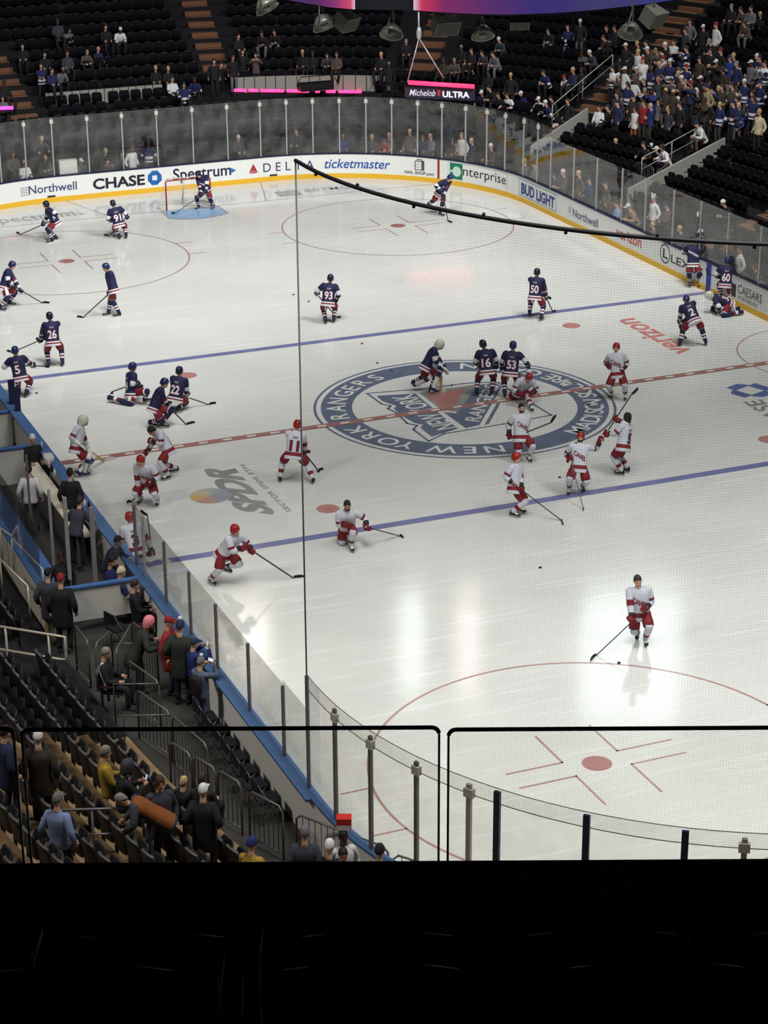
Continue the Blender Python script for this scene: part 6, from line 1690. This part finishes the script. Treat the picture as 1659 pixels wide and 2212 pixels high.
# ------------------------------------------------------------------ the ledge, its glass and the seats in front of the camera
LD = V((-CM.col[2].x, -CM.col[2].y, 0)).normalized(); LR = V((LD.y, -LD.x, 0)); LRM = Matrix((LR, LD, Z)).transposed()
def deck(x, D, z):
    return V((CAM_LOC.x, CAM_LOC.y, 0)) + LD * D + LR * x + Z * z
BLACK = M('ledge_black', (12, 12, 13), 0.55)
DL, ZT = 8.6, 14.862
ledge = thing('balcony_ledge', 'black balcony ledge across the bottom of the view', 'ledge', deck(0, DL, ZT - 0.6))
mb = MB(ledge.location); mb.box(deck(0, DL - 0.12, ZT - 0.5), (9, 0.3, 1.0), LRM); mb.build('wall', BLACK, ledge, False)
mb = MB(ledge.location); mb.box(deck(0, DL - 0.14, ZT + 0.005), (9, 0.40, 0.03), LRM); mb.build('capping', M('ledge_cap', (20, 20, 22), 0.4), ledge, False)
mb = MB(ledge.location); mb.box(deck(0.3, DL - 0.345, ZT - 0.08), (0.008, 0.01, 0.1), LRM); mb.build('joint', M('joint_pale', (120, 122, 116), 0.5), ledge, False)
BG = glass_material('balcony_glass', tint=0.95, gain=0.5)
def xof(px): return at_plane(px, 1720).x
def at_plane(px, py):
    d = ray(px, py); k = (DL - 0) / d.dot(LD); p = CAM_LOC + d * k
    return V(((p - CAM_LOC).dot(LR), 0, p.z))
for i, (p0, p1, lab) in enumerate(((-700, 40, 'short clear pane of the balcony glass by the photo edge'), (57, 948, 'wide clear pane of the balcony glass over the near stand'), (968, 2300, 'wide clear pane of the balcony glass over the near ice'))):
    a, b = at_plane(p0, 1720).x, at_plane(p1, 1720).x
    zt = at_plane((max(p0, 0) + min(p1, 1659)) / 2, 1574).z
    t = thing('balcony_glass', lab, 'glass', deck((a + b) / 2, DL, ZT), None)
    r = 0.035; out = [(a, ZT), (b, ZT), (b, zt - r)] + [(b - r + r * math.cos(q), zt - r + r * math.sin(q)) for q in np.linspace(0.2, 1.57, 6)] + [(a + r + r * math.cos(q), zt - r + r * math.sin(q)) for q in np.linspace(1.57, 3.0, 6)] + [(a, zt - r)]
    mb = MB(t.location); mb.loft([[deck(x, DL + y, z) for x, z in out] for y in (-0.008, 0.008)]); mb.build('sheet', BG, t, False)
    mb = MB(t.location); mb.tube([deck(x, DL, z) for x, z in out[3:-1]], 0.010, 6); mb.build('top_edge', M('glass_edge_dark', (16, 12, 20), 0.4), t)
    mb = MB(t.location); mb.tube([deck(b, DL, ZT), deck(b, DL, zt - r)], 0.006, 6); mb.tube([deck(a, DL, ZT), deck(a, DL, zt - r)], 0.006, 6); mb.build('side_edge', M('glass_edge_pale', (190, 190, 170), 0.25, 0.0), t)
# seats in front of the camera
BS_M, BS_R = M('near_seat', (11, 12, 13), 0.6, spec=0.25), M('near_seat_arm', (40, 19, 17), 0.7, spec=0.1)
def big_seat(x, D, zt, label, w=0.46):
    t = thing('theatre_chair', label, 'seat', deck(x, D, zt - 0.9), 'dark seats before the ledge')
    mb = MB(t.location); rg = []
    for dz, k in ((-0.5, .88), (-0.3, .96), (-0.12, 1.0), (-0.05, .97), (-0.012, .86), (0.0, .6)):
        ring = []
        for q in range(20):
            a = 2 * math.pi * q / 20; xx = math.copysign(abs(math.cos(a)) ** 0.6, math.cos(a)) * w / 2 * k
            ring.append(deck(x + xx, D + 0.035 * math.sin(a) + 0.5 * xx * xx, zt + dz - 0.35 * xx * xx * 0.25))
        rg.append(ring)
    mb.loft(rg); mb.build('backrest', BS_M, t)
    mb = MB(t.location); mb.box(deck(x, D + 0.2, zt - 0.42), (w * 0.9, 0.4, 0.08), LRM); mb.build('seat_pan', BS_M, t, False)
    mb = MB(t.location); mb.box(deck(x + w / 2 + 0.03, D + 0.12, zt - 0.14), (0.035, 0.3, 0.03), LRM); mb.box(deck(x + w / 2 + 0.03, D + 0.1, zt - 0.5), (0.03, 0.06, 0.8), LRM); mb.build('armrest', BS_R, t, False)
k1, k2 = 5.0 / FPX / math.cos(math.radians(33.5)) * 1.0, 4.0 / FPX / math.cos(math.radians(34.4))
for i, c in enumerate((-165, 325, 810, 1290, 1775)):
    big_seat((c - 829.5) * k1 * 1.0, 5.0, 16.86, '%s dark seat back of the row next to the ledge' % ordn(i), 0.52)
for i, c in enumerate((190, 795, 1400)):
    big_seat((c - 829.5) * k2, 4.0, 17.43, '%s dark seat back of the row nearest the camera' % ordn(i), 0.50)
mb = MB()
for D0, D1, z0 in ((6.0, 8.35, ZT - 1.0), (4.9, 6.0, 15.95), (3.9, 4.9, 16.5), (2.6, 3.9, 17.0)):
    mb.box(deck(0, (D0 + D1) / 2, z0 - 0.3), (9, D1 - D0, 0.6), LRM)
struct(mb.build('balcony_steps', M('deck_black', (10, 10, 11), 0.8), smooth=False))
